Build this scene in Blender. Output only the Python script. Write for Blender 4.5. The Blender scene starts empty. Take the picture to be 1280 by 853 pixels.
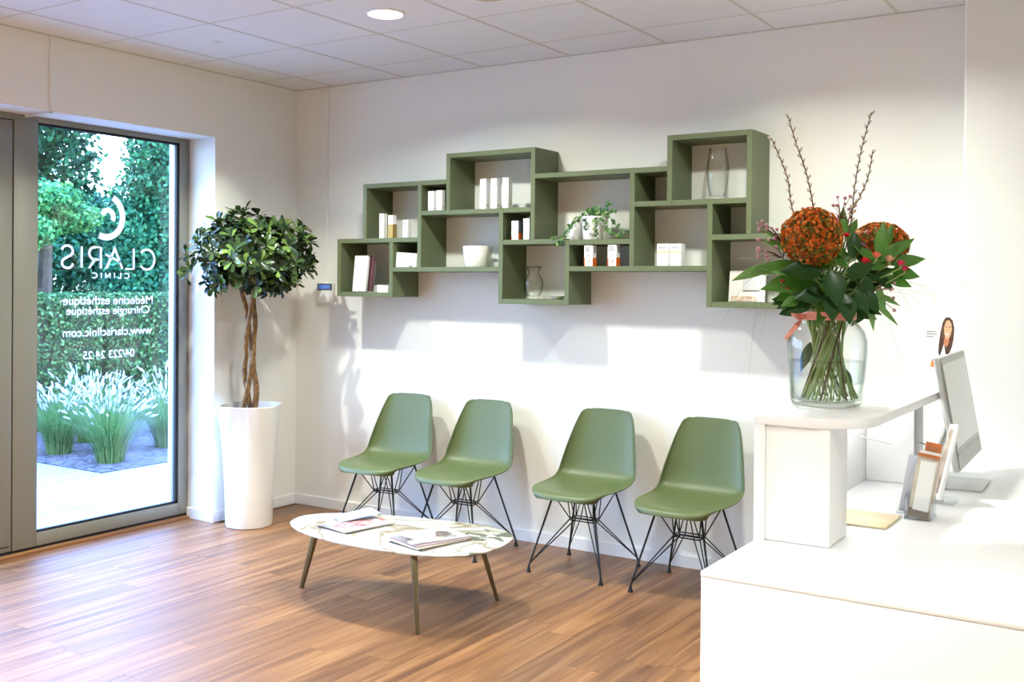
import bpy, bmesh, math, random
from mathutils import Vector, Matrix
from math import sin, cos, pi, radians as R_
C = bpy.context.scene.collection
sc = bpy.context.scene

# ---------------------------------------------------------------- camera
cam = bpy.data.cameras.new('camera')
co = bpy.data.objects.new('camera', cam); C.objects.link(co)
cam.sensor_width = 36.0
cam.lens = 1294.312/1280*36
cam.shift_x = -21.83/1280
cam.shift_y = -59.8/1280
cam.clip_start = .05; cam.clip_end = 200
Mx = Matrix(((0.84436002, -0.01108304, 0.53566157, 5.08953131),
             (0.53571362, 0.00218237, -0.84439692, -5.07586533),
             (0.00818947, 0.9999362, 0.00778004, 1.48933264),
             (0, 0, 0, 1)))
co.matrix_world = Mx
sc.camera = co

# ---------------------------------------------------------------- world, exposure, room light
W = bpy.data.worlds.new('world'); sc.world = W; W.use_nodes = True
nt = W.node_tree
bg = nt.nodes['Background']
tc = nt.nodes.new('ShaderNodeTexCoord'); sep = nt.nodes.new('ShaderNodeSeparateXYZ')
rmp = nt.nodes.new('ShaderNodeValToRGB')
nt.links.new(tc.outputs['Generated'], sep.inputs[0]); nt.links.new(sep.outputs['Z'], rmp.inputs[0])
rmp.color_ramp.elements[0].position = 0.0; rmp.color_ramp.elements[0].color = (.55, .75, 1.0, 1)
rmp.color_ramp.elements[1].position = .7; rmp.color_ramp.elements[1].color = (.17, .36, 1.0, 1)
nt.links.new(rmp.outputs[0], bg.inputs[0])
# overcast sky: luminance grows towards the zenith as (1 + 2 sin(elevation))
mz = nt.nodes.new('ShaderNodeMath'); mz.operation = 'MAXIMUM'; mz.inputs[1].default_value = 0.0
ma = nt.nodes.new('ShaderNodeMath'); ma.operation = 'MULTIPLY_ADD'
SKY = 8.5
ma.inputs[1].default_value = 2*SKY; ma.inputs[2].default_value = SKY
nt.links.new(sep.outputs['Z'], mz.inputs[0]); nt.links.new(mz.outputs[0], ma.inputs[0]); nt.links.new(ma.outputs[0], bg.inputs[1])
sc.view_settings.view_transform = 'Standard'
sc.view_settings.look = 'None'
sc.view_settings.gamma = 1.0
sc.view_settings.use_curve_mapping = False
sc.view_settings.exposure = 0.5
sc.cycles.max_bounces = 10
sc.cycles.diffuse_bounces = 5
sc.cycles.transparent_max_bounces = 24
sc.cycles.caustics_reflective = False
sc.cycles.caustics_refractive = False
sc.cycles.sample_clamp_indirect = 6.0

CEIL = 2.7926
LAMP_COL = (.955, 1.0, .90)
LAMP_W = 28.0
BACK_FILL_W = 40.0

def area(name, loc, size, power, col, spread=pi):
    l = bpy.data.lights.new(name, 'AREA'); l.shape = 'DISK'; l.size = size
    l.energy = power; l.color = col; l.spread = spread
    o = bpy.data.objects.new(name, l); C.objects.link(o); o.location = loc
    return o

# ---------------------------------------------------------------- materials
def lin(c):
    return tuple(((x/255)/12.92 if x/255 <= .04045 else ((x/255+.055)/1.055)**2.4) for x in c)
MATS = {}
def mat(name, rgb, rough=.5, metal=0., spec=.5, noise=0., nscale=20., rgb2=None, bump=0., bscale=60., stretch=None, coat=0., emit=0., sheen=0.):
    if name in MATS: return MATS[name]
    m = bpy.data.materials.new(name); m.use_nodes = True
    n = m.node_tree; p = n.nodes['Principled BSDF']
    c = lin(rgb)
    p.inputs['Base Color'].default_value = (*c, 1)
    p.inputs['Roughness'].default_value = rough
    p.inputs['Metallic'].default_value = metal
    p.inputs['Specular IOR Level'].default_value = spec
    p.inputs['Coat Weight'].default_value = coat
    if emit:
        p.inputs['Emission Color'].default_value = (*c, 1); p.inputs['Emission Strength'].default_value = emit
    t = n.nodes.new('ShaderNodeTexCoord'); mp = n.nodes.new('ShaderNodeMapping')
    n.links.new(t.outputs['Object'], mp.inputs[0])
    if stretch: mp.inputs['Scale'].default_value = stretch
    if noise or rgb2:
        nz = n.nodes.new('ShaderNodeTexNoise'); nz.inputs['Scale'].default_value = nscale; nz.inputs['Detail'].default_value = 4
        n.links.new(mp.outputs[0], nz.inputs[0])
        mx = n.nodes.new('ShaderNodeMix'); mx.data_type = 'RGBA'
        mr = n.nodes.new('ShaderNodeMapRange'); mr.inputs[1].default_value = .35; mr.inputs[2].default_value = .65
        n.links.new(nz.outputs[0], mr.inputs[0]); n.links.new(mr.outputs[0], mx.inputs[0])
        c2 = lin(rgb2) if rgb2 else tuple(x*(1-noise) for x in c)
        mx.inputs[6].default_value = (*c, 1); mx.inputs[7].default_value = (*c2, 1)
        n.links.new(mx.outputs[2], p.inputs['Base Color'])
    if bump:
        bz = n.nodes.new('ShaderNodeTexNoise'); bz.inputs['Scale'].default_value = bscale; bz.inputs['Detail'].default_value = 3
        n.links.new(mp.outputs[0], bz.inputs[0])
        b = n.nodes.new('ShaderNodeBump'); b.inputs['Strength'].default_value = bump; b.inputs['Distance'].default_value = .002
        n.links.new(bz.outputs[0], b.inputs['Height']); n.links.new(b.outputs[0], p.inputs['Normal'])
    MATS[name] = m; return m

def wood_mat():
    m = bpy.data.materials.new('oak_vinyl'); m.use_nodes = True
    n = m.node_tree; L = n.links; p = n.nodes['Principled BSDF']
    tcd = n.nodes.new('ShaderNodeTexCoord'); oi = n.nodes.new('ShaderNodeObjectInfo')
    off = n.nodes.new('ShaderNodeVectorMath'); off.operation = 'ADD'
    sc_ = n.nodes.new('ShaderNodeMath'); sc_.operation = 'MULTIPLY'; sc_.inputs[1].default_value = 57.
    cx = n.nodes.new('ShaderNodeCombineXYZ')
    L.new(oi.outputs['Random'], sc_.inputs[0]); L.new(sc_.outputs[0], cx.inputs[0]); L.new(sc_.outputs[0], cx.inputs[1])
    L.new(tcd.outputs['Object'], off.inputs[0]); L.new(cx.outputs[0], off.inputs[1])
    mp = n.nodes.new('ShaderNodeMapping'); mp.inputs['Scale'].default_value = (26, 1.3, 26)
    L.new(off.outputs[0], mp.inputs[0])
    nz = n.nodes.new('ShaderNodeTexNoise'); nz.inputs['Scale'].default_value = 1.; nz.inputs['Detail'].default_value = 6; nz.inputs['Distortion'].default_value = .6
    L.new(mp.outputs[0], nz.inputs[0])
    cr = n.nodes.new('ShaderNodeValToRGB')
    e = cr.color_ramp.elements
    e[0].position = .3; e[0].color = (*lin((98, 62, 36)), 1)
    e[1].position = .72; e[1].color = (*lin((160, 116, 74)), 1)
    x = e.new(.5); x.color = (*lin((132, 90, 54)), 1)
    L.new(nz.outputs[0], cr.inputs[0])
    hs = n.nodes.new('ShaderNodeHueSaturation')
    mr = n.nodes.new('ShaderNodeMapRange'); mr.inputs[3].default_value = .76; mr.inputs[4].default_value = 1.16
    L.new(oi.outputs['Random'], mr.inputs[0]); L.new(mr.outputs[0], hs.inputs['Value']); L.new(cr.outputs[0], hs.inputs['Color'])
    L.new(hs.outputs[0], p.inputs['Base Color'])
    p.inputs['Roughness'].default_value = .40; p.inputs['Specular IOR Level'].default_value = .6
    bz = n.nodes.new('ShaderNodeBump'); bz.inputs['Strength'].default_value = .12; bz.inputs['Distance'].default_value = .002
    L.new(nz.outputs[0], bz.inputs['Height']); L.new(bz.outputs[0], p.inputs['Normal'])
    return m

def glass_mat(name, tint=(1, 1, 1), edge=(.55, .62, .58), edge_pow=.25, refl=1.0, rough=0.02):
    """clear thin glass: see-through, reflections growing towards grazing angles, tinted rims"""
    m = bpy.data.materials.new(name); m.use_nodes = True
    n = m.node_tree; L = n.links
    for x in list(n.nodes):
        if x.type != 'OUTPUT_MATERIAL': n.nodes.remove(x)
    out = [x for x in n.nodes if x.type == 'OUTPUT_MATERIAL'][0]
    tr = n.nodes.new('ShaderNodeBsdfTransparent'); gl = n.nodes.new('ShaderNodeBsdfGlossy'); gl.inputs['Roughness'].default_value = rough
    lw = n.nodes.new('ShaderNodeLayerWeight'); lw.inputs[0].default_value = .5
    def M(op, a, b):
        x = n.nodes.new('ShaderNodeMath'); x.operation = op; L.new(a, x.inputs[0]); x.inputs[1].default_value = b; return x.outputs[0]
    f = lw.outputs['Facing']
    mc = n.nodes.new('ShaderNodeMix'); mc.data_type = 'RGBA'
    mc.inputs[6].default_value = (*tint, 1); mc.inputs[7].default_value = (*edge, 1)
    L.new(M('POWER', f, edge_pow), mc.inputs[0]); L.new(mc.outputs[2], tr.inputs[0])
    fr = M('ADD', M('MULTIPLY', M('POWER', f, 5), .9), .04)
    mu = n.nodes.new('ShaderNodeMath'); mu.operation = 'MULTIPLY'; mu.inputs[1].default_value = refl
    L.new(fr, mu.inputs[0])
    ms = n.nodes.new('ShaderNodeMixShader')
    L.new(mu.outputs[0], ms.inputs[0]); L.new(tr.outputs[0], ms.inputs[1]); L.new(gl.outputs[0], ms.inputs[2])
    L.new(ms.outputs[0], out.inputs[0])
    return m

WALL = mat('wall_paint', (238, 237, 231), .75, spec=.2, bump=.25, bscale=1.0, stretch=(18, 18, 160), noise=.015, nscale=1)
WHITE = mat('white_lacquer', (240, 240, 240), .28, spec=.5)
MATTW = mat('matt_white', (236, 236, 232), .5)
CEILM = mat('ceiling_tile', (232, 233, 234), .9, spec=.1, bump=.3, bscale=300)
TBAR = mat('grid_bar', (205, 203, 190), .6)
WOOD = wood_mat()
SHELF = mat('sage_green_laminate', (101, 110, 80), .45, spec=.3)
CHAIRG = mat('green_polypropylene', (88, 100, 58), .42, spec=.5, bump=.15, bscale=500)
BLACKM = mat('black_wire', (26, 26, 28), .35, metal=.3)
FRAME = mat('grey_anodised', (140, 138, 128), .45, metal=.35)
GASK = mat('black_rubber', (14, 16, 22), .6)
GLASS = glass_mat('window_glass', (.97, .99, .98), (.8, .9, .88), 4, 1.0)
GLASS_C = glass_mat('clear_glass', (.995, 1, .995), (.30, .34, .32), 3.5, .8)
GLASS_V = glass_mat('vase_glass', (.98, .99, .98), (.34, .42, .37), 4.0, .9)
ACRYL = glass_mat('acrylic', (.97, .98, .985), (.75, .78, .82), 3, 1.0)
WATER = glass_mat('water', (.95, .97, .95), (.74, .80, .76), 3, .6)
VINYL = mat('white_vinyl', (250, 250, 250), .6)
_n = VINYL.node_tree; _o = [x for x in _n.nodes if x.type == 'OUTPUT_MATERIAL'][0]; _t = _n.nodes.new('ShaderNodeBsdfTranslucent'); _m = _n.nodes.new('ShaderNodeMixShader')
_t.inputs[0].default_value = (.9, .9, .9, 1); _m.inputs[0].default_value = .4
_n.links.new(_n.nodes['Principled BSDF'].outputs[0], _m.inputs[1]); _n.links.new(_t.outputs[0], _m.inputs[2]); _n.links.new(_m.outputs[0], _o.inputs[0])
BRONZE = mat('bronze_metal', (112, 100, 72), .35, metal=.75)
POTW = mat('white_glazed_pot', (242, 241, 238), .25, coat=.3)

def pane_decal():
    m = bpy.data.materials.new('x')

# ---------------------------------------------------------------- mesh helpers
class MB:
    def __init__(s): s.v = []; s.f = []; s.mi = []; s.cur = 0
    def add(s, vs, fs):
        o = len(s.v); s.v += [tuple(v) for v in vs]
        for f in fs: s.f.append(tuple(i+o for i in f)); s.mi.append(s.cur)
        return s
    def box(s, x0, x1, y0, y1, z0, z1):
        v = [(x, y, z) for z in (z0, z1) for y in (y0, y1) for x in (x0, x1)]
        return s.add(v, [(0, 2, 3, 1), (4, 5, 7, 6), (0, 1, 5, 4), (2, 6, 7, 3), (0, 4, 6, 2), (1, 3, 7, 5)])
    def obox(s, c, ax, hx, hy, hz):
        X, Y, Z = [Vector(a) for a in ax]; c = Vector(c)
        v = [c+X*a*hx+Y*b*hy+Z*d*hz for d in (-1, 1) for b in (-1, 1) for a in (-1, 1)]
        return s.add(v, [(0, 2, 3, 1), (4, 5, 7, 6), (0, 1, 5, 4), (2, 6, 7, 3), (0, 4, 6, 2), (1, 3, 7, 5)])
    def tube(s, pts, r, n=8, cap=True):
        pts = [Vector(p) for p in pts]; rs = r if isinstance(r, (list, tuple)) else [r]*len(pts)
        prev = None; rings = []
        for i, p in enumerate(pts):
            t = (pts[min(i+1, len(pts)-1)]-pts[max(i-1, 0)])
            if t.length < 1e-9: t = Vector((0, 0, 1))
            t.normalize()
            if prev is None:
                a = Vector((0, 0, 1)) if abs(t.z) < .9 else Vector((1, 0, 0))
                u = t.cross(a).normalized()
            else:
                u = (prev - t*prev.dot(t)).normalized()
            prev = u; w = t.cross(u)
            rings.append([p+(u*cos(2*pi*k/n)+w*sin(2*pi*k/n))*rs[i] for k in range(n)])
        vs = [q for r_ in rings for q in r_]; fs = []
        for i in range(len(rings)-1):
            for k in range(n):
                a = i*n+k; b = i*n+(k+1) % n
                fs.append((a, b, b+n, a+n))
        if cap: fs.append(tuple(range(n-1, -1, -1))); fs.append(tuple((len(rings)-1)*n+k for k in range(n)))
        return s.add(vs, fs)
    def lathe(s, prof, c=(0, 0, 0), n=32, close_b=True, close_t=True, sq=None):
        c = Vector(c); vs = []; fs = []
        for i, (r, z) in enumerate(prof):
            for k in range(n):
                a = 2*pi*k/n; rr = r
                if sq:
                    e = sq[i]
                    rr = r*((abs(cos(a))**e+abs(sin(a))**e)**(-1/e))
                vs.append(c+Vector((rr*cos(a), rr*sin(a), z)))
        m = len(prof)
        for i in range(m-1):
            for k in range(n):
                a = i*n+k; b = i*n+(k+1) % n
                fs.append((a, b, b+n, a+n))
        if close_b: fs.append(tuple(range(n-1, -1, -1)))
        if close_t: fs.append(tuple((m-1)*n+k for k in range(n)))
        return s.add(vs, fs)
    def leaf(s, b, d, nrm, L, w, fold=.25, bend=.0, seg=2, ob=False):
        b = Vector(b); d = Vector(d).normalized(); nrm = Vector(nrm)
        sd = d.cross(nrm)
        if sd.length < 1e-4: sd = d.cross(Vector((.3, .5, .8)))
        sd.normalize(); up = sd.cross(d)
        vs = []; fs = []
        for i in range(seg+1):
            t = i/seg
            ww = w*.5*math.sin(pi*min(max(t, .0), 1.)**.8)
            if i == 0: ww = w*.06
            if i == seg: ww = w*.02
            if ob: t = (0, .38, .72, .93, 1)[i]; ww = w*.5*(.10, .55, 1., .66, .12)[i]
            cpt = b+d*L*t - up*bend*L*t*t
            vs += [cpt-sd*ww+up*ww*fold*2, cpt, cpt+sd*ww+up*ww*fold*2]
        for i in range(seg):
            o = i*3
            fs += [(o, o+1, o+4, o+3), (o+1, o+2, o+5, o+4)]
        return s.add(vs, fs)
    def build(s, name, m, parent=None, smooth=False, bevel=0, bseg=2, loc=None):
        me = bpy.data.meshes.new(name); me.from_pydata(s.v, [], s.f); me.update()
        ms = m if isinstance(m, (list, tuple)) else [m]
        for x in ms: me.materials.append(x)
        if len(ms) > 1: me.polygons.foreach_set('material_index', s.mi)
        if bevel:
            bm = bmesh.new(); bm.from_mesh(me)
            bmesh.ops.remove_doubles(bm, verts=bm.verts, dist=1e-6)
            bmesh.ops.bevel(bm, geom=[e for e in bm.edges if len(e.link_faces) == 2 and e.calc_face_angle(0) > .6], offset=bevel, segments=bseg, affect='EDGES', profile=.5, clamp_overlap=True)
            bm.to_mesh(me); bm.free()
        if smooth:
            me.polygons.foreach_set('use_smooth', [True]*len(me.polygons))
            if smooth != 'all': me.set_sharp_from_angle(angle=R_(40))
        o = bpy.data.objects.new(name, me); C.objects.link(o)
        if parent: o.parent = parent
        if loc: o.location = loc
        return o

def box(name, x0, x1, y0, y1, z0, z1, m, parent=None, bevel=0, bseg=2):
    return MB().box(x0, x1, y0, y1, z0, z1).build(name, m, parent, bevel=bevel, bseg=bseg, smooth=bool(bevel))
def tag(o, label, cat, group=None):
    o['label'] = label; o['category'] = cat
    if group: o['group'] = group
    return o
def struct(o, kind='structure'):
    o['kind'] = kind; return o
def thing(name, label, cat, loc=(0, 0, 0), rz=0, group=None):
    o = bpy.data.objects.new(name, None); C.objects.link(o); o.location = loc; o.rotation_euler = (0, 0, rz)
    o.empty_display_size = .1
    return tag(o, label, cat, group)
def dup(root, loc, rz, label, group=None):
    r = root.copy(); C.objects.link(r); r.location = loc; r.rotation_euler = (0, 0, rz)
    r['label'] = label
    if group: r['group'] = group
    for ch in list(root.children):
        c = ch.copy(); C.objects.link(c); c.parent = r
        for g in list(ch.children):
            d = g.copy(); C.objects.link(d); d.parent = c
    return r
rnd = random.Random(7)

# ================================================================= ROOM
# floor: base and vinyl planks
floor = struct(MB().box(-.44, 7.6, -8, 0, -.12, -.004).build('floor', mat('floor_base', (110, 78, 52), .5)))
pw = .15; pl = 1.22
plank_meshes = []
for k in range(1):
    mb = MB().box(-pw/2+.0004, pw/2-.0004, -pl/2+.0004, pl/2-.0004, -.004, 0)
    me_o = mb.build('plank', WOOD, floor); plank_meshes.append(me_o)
first = True
col = 0
x = -.36+pw/2-.03
while x < 4.7:
    off = rnd.random()*pl
    y = -off+pl/2
    while y - pl/2 > -5.4:
        y0 = max(y-pl/2, -5.9); y1 = min(y+pl/2, 0)
        xa = x-pw/2
        # clip against the wall and the recess
        if xa+pw/2 < 0: y1 = min(y1, -.70)
        if y1-y0 > .05:
            if abs((y1-y0)-pl) < 1e-6 and not first:
                o = plank_meshes[0].copy(); C.objects.link(o)
            elif abs((y1-y0)-pl) < 1e-6:
                o = plank_meshes[0]; first = False
            else:
                h = (y1-y0)/2
                o = MB().box(-pw/2+.0004, pw/2-.0004, -h+.0004, h-.0004, -.004, 0).build('plank', WOOD, floor)
            o.location = (x, (y0+y1)/2, 0); o.parent = floor
        y -= pl
    x += pw

# walls
wb = struct(MB().box(-.43, 4.9, 0, .2, -.1, CEIL+.1).build('wall_back', WALL))
struct(MB().box(4.262, 7.6, -.255, 0, 0, CEIL+.1).build('wall_right', WALL, bevel=.012))
wl = MB()
wl.box(-.43, 0, -.70, 0, -.1, CEIL+.1)
wl.box(-.43, 0, -4.4, -.70, 2.39, CEIL+.1)
wl.box(-.43, 0, -8, -4.4, -.1, CEIL+.1)
wl = struct(wl.build('wall_left', WALL))
struct(MB().box(-.43, 7.6, -8.2, -8, -.1, CEIL+.1).build('wall_front', WALL))
struct(MB().box(-40, 40, -40, -8.2, -.5, -.2).box(-40, -14, -8.2, 40, -.5, -.2).build('ground', mat('distant_lawn', (120, 134, 96), .95, noise=.3, nscale=.5)))
struct(MB().box(7.6, 7.8, -8.2, 0, -.1, CEIL+.1).build('wall_side', WALL))
bs = MB()
struct(MB().box(0, 4.262, -.013, 0, 0, .066).build('baseboard_back', WHITE, bevel=.002))
bl = MB().box(0, .013, -.713, -.013, 0, .066).box(-.235, 0, -.713, -.70, 0, .066)
struct(bl.build('baseboard_left', WHITE, bevel=.002))
# dark gap line under the baseboard
# ceiling with tiles and grid
ceil = struct(MB().box(-.43, 7.8, -8.2, .2, CEIL+.012, CEIL+.2).build('ceiling', MATTW))
gx = [0]+[.324+.6*i for i in range(13) if .324+.6*i < 7.6]+[7.6]
gy = [0]+[-(.341+.6*j) for j in range(13) if (.341+.6*j) < 8]+[-8]
tiles = {}
for i in range(len(gx)-1):
    for j in range(len(gy)-1):
        w = gx[i+1]-gx[i]; h = gy[j]-gy[j+1]
        key = (round(w, 3), round(h, 3))
        if key not in tiles:
            o = MB().box(-w/2+.004, w/2-.004, -h/2+.004, h/2-.004, 0, .012).build('ceiling_tile', CEILM, ceil); tiles[key] = o
        else:
            o = tiles[key].copy(); C.objects.link(o)
        o.parent = ceil; o.location = ((gx[i]+gx[i+1])/2, (gy[j]+gy[j+1])/2, CEIL)
for gxx in gx[1:-1]:
    MB().box(gxx-.0075, gxx+.0075, -8, 0, CEIL-.0015, CEIL+.006).build('grid_bar', TBAR, ceil)
for gyy in gy[1:-1]:
    MB().box(0, 7.6, gyy-.0045, gyy+.0045, CEIL-.001, CEIL+.006).build('grid_bar', TBAR, ceil)
struct(MB().box(0, 7.6, -.008, 0, CEIL-.006, CEIL).box(0, .008, -8, -.008, CEIL-.006, CEIL).build('trim_1', TBAR))

# downlights
LIT = mat('lit_diffuser', (255, 252, 245), .5, emit=9.)
RING = mat('downlight_ring', (240, 240, 238), .4)
OFFD = mat('unlit_diffuser', (200, 196, 184), .5)
def downlight(x, y, lit, label, name='downlight', power=LAMP_W, spread=150):
    t = thing(name, label, 'ceiling light', (x, y, CEIL-.001), 0, 'round downlights in the ceiling')
    MB().lathe([(.083, 0), (.098, 0), (.098, -.004), (.092, -.008), (.083, -.008), (.083, 0)], n=40, close_b=False, close_t=False).build('ring', RING, t, smooth=True)
    MB().lathe([(.083, -.001), (.083, -.005)], n=40).build('diffuser', LIT if lit else OFFD, t, smooth=True)
    if lit:
        l = area('downlight_lamp', (0, 0, -.0095), .15, power, LAMP_COL, R_(spread)); l.parent = t
    return t
downlight(1.824, -1.241, True, 'glowing round white downlight in the ceiling tiles')
downlight(2.424, -1.241, False, 'unlit beige round downlight at the top edge of the photo')
t = thing('recessed_spot', 'tiny recessed ceiling spot near the left wall above the first chair', 'ceiling light', (.66, -1.25, CEIL-.001), 0)
MB().lathe([(.022, 0), (.030, 0), (.029, -.003), (.022, -.003), (.022, 0)], n=24, close_b=False, close_t=False).build('ring', RING, t, smooth=True)
l = area('downlight_lamp', (0, 0, -.001), .035, LAMP_W*.75, LAMP_COL, R_(112)); l.parent = t
downlight(3.624, -1.241, True, 'glowing downlight right of the unlit one, outside the photo')
downlight(5.424, -3.041, True, 'glowing downlight above the receptionist side of the desk, outside the photo', power=16)
for (x_, y_, lb_) in ((.624, -4.241, 'added fill downlight by the entrance door, outside the photo'), (2.424, -4.241, 'added fill downlight behind the coffee table, outside the photo'),
                      (4.224, -4.241, 'added fill downlight left of the viewpoint, outside the photo'), (.624, -6.041, 'added fill downlight at the rear left of the room, outside the photo'),
                      (2.424, -6.041, 'added fill downlight at the rear middle of the room, outside the photo'), (4.224, -6.041, 'added fill downlight behind the viewpoint, outside the photo')):
    downlight(x_, y_, True, lb_, power=BACK_FILL_W, spread=122)  # unseen rear lamps, added to fill the room with light

# cable trunking
tk = MB().box(.270, .286, -.012, 0, 1.49, CEIL-.006).build('cable_trunking', MATTW, bevel=.002)
tag(tk, 'thin white vertical cable cover running from ceiling down to the thermostat', 'cable cover')
tk = MB().box(0, .014, -1.812, -1.796, 2.378, CEIL-.006).box(-.22, .014, -1.812, -1.796, 2.376, 2.39).build('cable_trunking', MATTW, bevel=.002)
tag(tk, 'thin white cable cover on the wall above the window, bending under the lintel', 'cable cover')

# window and door in the left wall (frame inner face x=-.36)
FX0, FX1 = -.305, -.235
def wframe(parent, y0, y1, z0, z1, wl_, wr_, wt, wb_, depth=(FX0, FX1), nm=('stile', 'stile', 'top_rail', 'bottom_rail')):
    a, b = depth
    box(nm[0], a, b, y0, y0+wl_, z0, z1, FRAME, parent, .003)
    box(nm[1], a, b, y1-wr_, y1, z0, z1, FRAME, parent, .003)
    box(nm[2], a, b, y0+wl_, y1-wr_, z1-wt, z1, FRAME, parent, .003)
    box(nm[3], a, b, y0+wl_, y1-wr_, z0, z0+wb_, FRAME, parent, .003)
win = bpy.data.objects.new('window_1', None); C.objects.link(win); struct(win)
wframe(win, -1.862, -.702, .032, 2.388, .140, .074, .028, .072)
box('top_rail', FX0, FX1+.003, -4.4, -.702, 2.376, 2.3895, FRAME, win, .002)
box('sill_gap', FX0, FX1-.008, -4.4, -.702, .0, .032, GASK, win)
box('threshold', FX1-.02, -.205, -4.4, -.714, .0, .016, WOOD, win, .002)
# gasket (black line) inside the frame
ga = MB()
gy0, gy1, gz0, gz1 = -1.722, -.776, .104, 2.360
ga.box(-.260, -.242, gy0, gy0+.004, gz0, gz1); ga.box(-.260, -.241, gy1-.020, gy1, gz0, gz1)
ga.box(-.260, -.241, gy0, gy1, gz1-.014, gz1); ga.box(-.260, -.241, gy0, gy1, gz0, gz0+.014)
ga.build('gasket', GASK, win)
box('glass', -.267, -.261, gy0-.002, gy1+.002, gz0-.002, gz1+.002, GLASS, win)
DX = -.2595   # decal plane on the inner face of the pane
# --- vinyl lettering (reads from outside, so mirrored from inside)
def stroke(mb, pts, w):
    """flat ribbon in the y-z plane, pts = (y,z)"""
    P = [Vector((p[0], p[1])) for p in pts]; vs = []
    for i, p in enumerate(P):
        a = P[max(i-1, 0)]; b = P[min(i+1, len(P)-1)]
        t = (b-a).normalized(); nn = Vector((-t.y, t.x))
        k = 1.
        if 0 < i < len(P)-1:
            t1 = (p-a).normalized(); c_ = max(.35, t.dot(t1)); k = 1/c_
        for s_ in (-1, 1):
            q = p+nn*s_*w/2*k
            vs.append(q)
    n = len(vs); fs = []
    V = [(DX, q.x, q.y) for q in vs]+[(DX-.0008, q.x, q.y) for q in vs]
    for i in range(len(P)-1):
        a = 2*i
        fs += [(a, a+1, a+3, a+2), (a+n, a+2+n, a+3+n, a+1+n), (a, a+2, a+2+n, a+n), (a+1, a+1+n, a+3+n, a+3)]
    mb.add([(v_[0], .982*v_[1]-.089, 1.489+(v_[2]-1.489)*.985) for v_ in V], fs)
def arc(cy, cz, ry, rz, a0, a1, n=24):
    return [(cy+ry*cos(R_(a0+(a1-a0)*i/n)), cz+rz*sin(R_(a0+(a1-a0)*i/n))) for i in range(n+1)]
mb = MB()
ecy, ecz = -1.205, 1.872
stroke(mb, arc(ecy-.008, ecz+.006, .113, .124, -113, 66), .036)
stroke(mb, arc(ecy+.004, ecz+.003, .037, .041, -28, 165), .030)
mb.build('emblem', VINYL, win)
mb = MB()
lw_ = .0125
zt, zb = 1.692, 1.568
zm = (zt+zb)/2
def mx(y): return y   # letters laid out directly in y: reading order runs from -y side outside
stroke(mb, arc(-.925, zm-.002, .056, .062, 140, -140, 32), lw_)                # C (opening towards -y)
C_ = MB()
stroke(mb, [(-1.020, zt), (-1.020, zb), (-1.078, zb)], lw_)                                # L
stroke(mb, [(-1.100, zb), (-1.152, zt-.004), (-1.210, zb)], lw_)                           # A
stroke(mb, [(-1.112, zb+.040), (-1.214, zb+.082)], lw_*.9)                                 # slanted bar
stroke(mb, [(-1.247, zb), (-1.247, zt), (-1.285, zt)]+arc(-1.290, zt-.036, .034, .036, 90, 270, 12)+[(-1.262, zt-.072)], lw_)   # R bowl
stroke(mb, [(-1.285, zt-.070), (-1.325, zb)], lw_)
stroke(mb, [(-1.374, zt+.002), (-1.374, zb+.002)], lw_)                                    # I
S = arc(-1.464, zt-.030, .034, .032, 20, 270, 16)[0:1]
Spts = arc(-1.464, zt-.030, .034, .033, -15, 205, 14)
Spts = [(-1.464-(p[0]+1.464), p[1]) for p in Spts]
S1 = [(-1.500, zt-.022), (-1.492, zt-.006), (-1.476, zt+.003), (-1.458, zt+.003), (-1.440, zt-.006), (-1.431, zt-.022), (-1.432, zt-.038), (-1.444, zt-.052),
      (-1.464, zt-.062), (-1.484, zt-.072), (-1.497, zt-.086), (-1.500, zt-.102), (-1.491, zt-.117), (-1.474, zt-.125), (-1.454, zt-.125), (-1.438, zt-.116), (-1.430, zt-.100)]
stroke(mb, S1, lw_)
# the S above runs as a mirrored S seen from inside
mb.build('lettering', VINYL, win)
def text(body, y_start, y_end, z_base, height=None, bold=0., spacing=1.):
    cu = bpy.data.curves.new('lettering', 'FONT'); cu.body = body; cu.size = 1; cu.extrude = .0; cu.offset = bold; cu.space_character = spacing
    o = bpy.data.objects.new('lettering', cu); C.objects.link(o)
    dg = bpy.context.evaluated_depsgraph_get(); dg.update()
    me = bpy.data.meshes.new_from_object(o.evaluated_get(dg))
    C.objects.unlink(o); bpy.data.objects.remove(o)
    xs = [v.co.x for v in me.vertices]; x0, x1 = min(xs), max(xs)
    ys = [v.co.y for v in me.vertices]
    s = (y_start-y_end)/(x1-x0)
    sy = s if height is None else height/ (max(ys))
    for v in me.vertices:
        x_, y_ = v.co.x, v.co.y
        v.co = (DX, y_start-(x_-x0)*s, z_base+y_*sy)
    for v in me.vertices: v.co.y = .982*v.co.y-.089; v.co.z = 1.489+(v.co.z-1.489)*.985
    me.materials.append(VINYL)
    w = bpy.data.objects.new('lettering', me); C.objects.link(w); w.parent = win
    md = w.modifiers.new('t', 'SOLIDIFY'); md.thickness = .0006; md.offset = 0
    return w
text('CLINIC', -1.049, -1.305, 1.509, height=.034, bold=.012, spacing=1.6)
text('M\u00e9decine esth\u00e9tique', -.882, -1.492, 1.354, bold=.012)
text('Chirurgie esth\u00e9tique', -.905, -1.471, 1.296, bold=.012)
text('www.clarisclinic.com', -.884, -1.493, 1.168, bold=.012)
text('04/223 24 25', -1.012, -1.362, 1.034, bold=.012)

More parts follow.
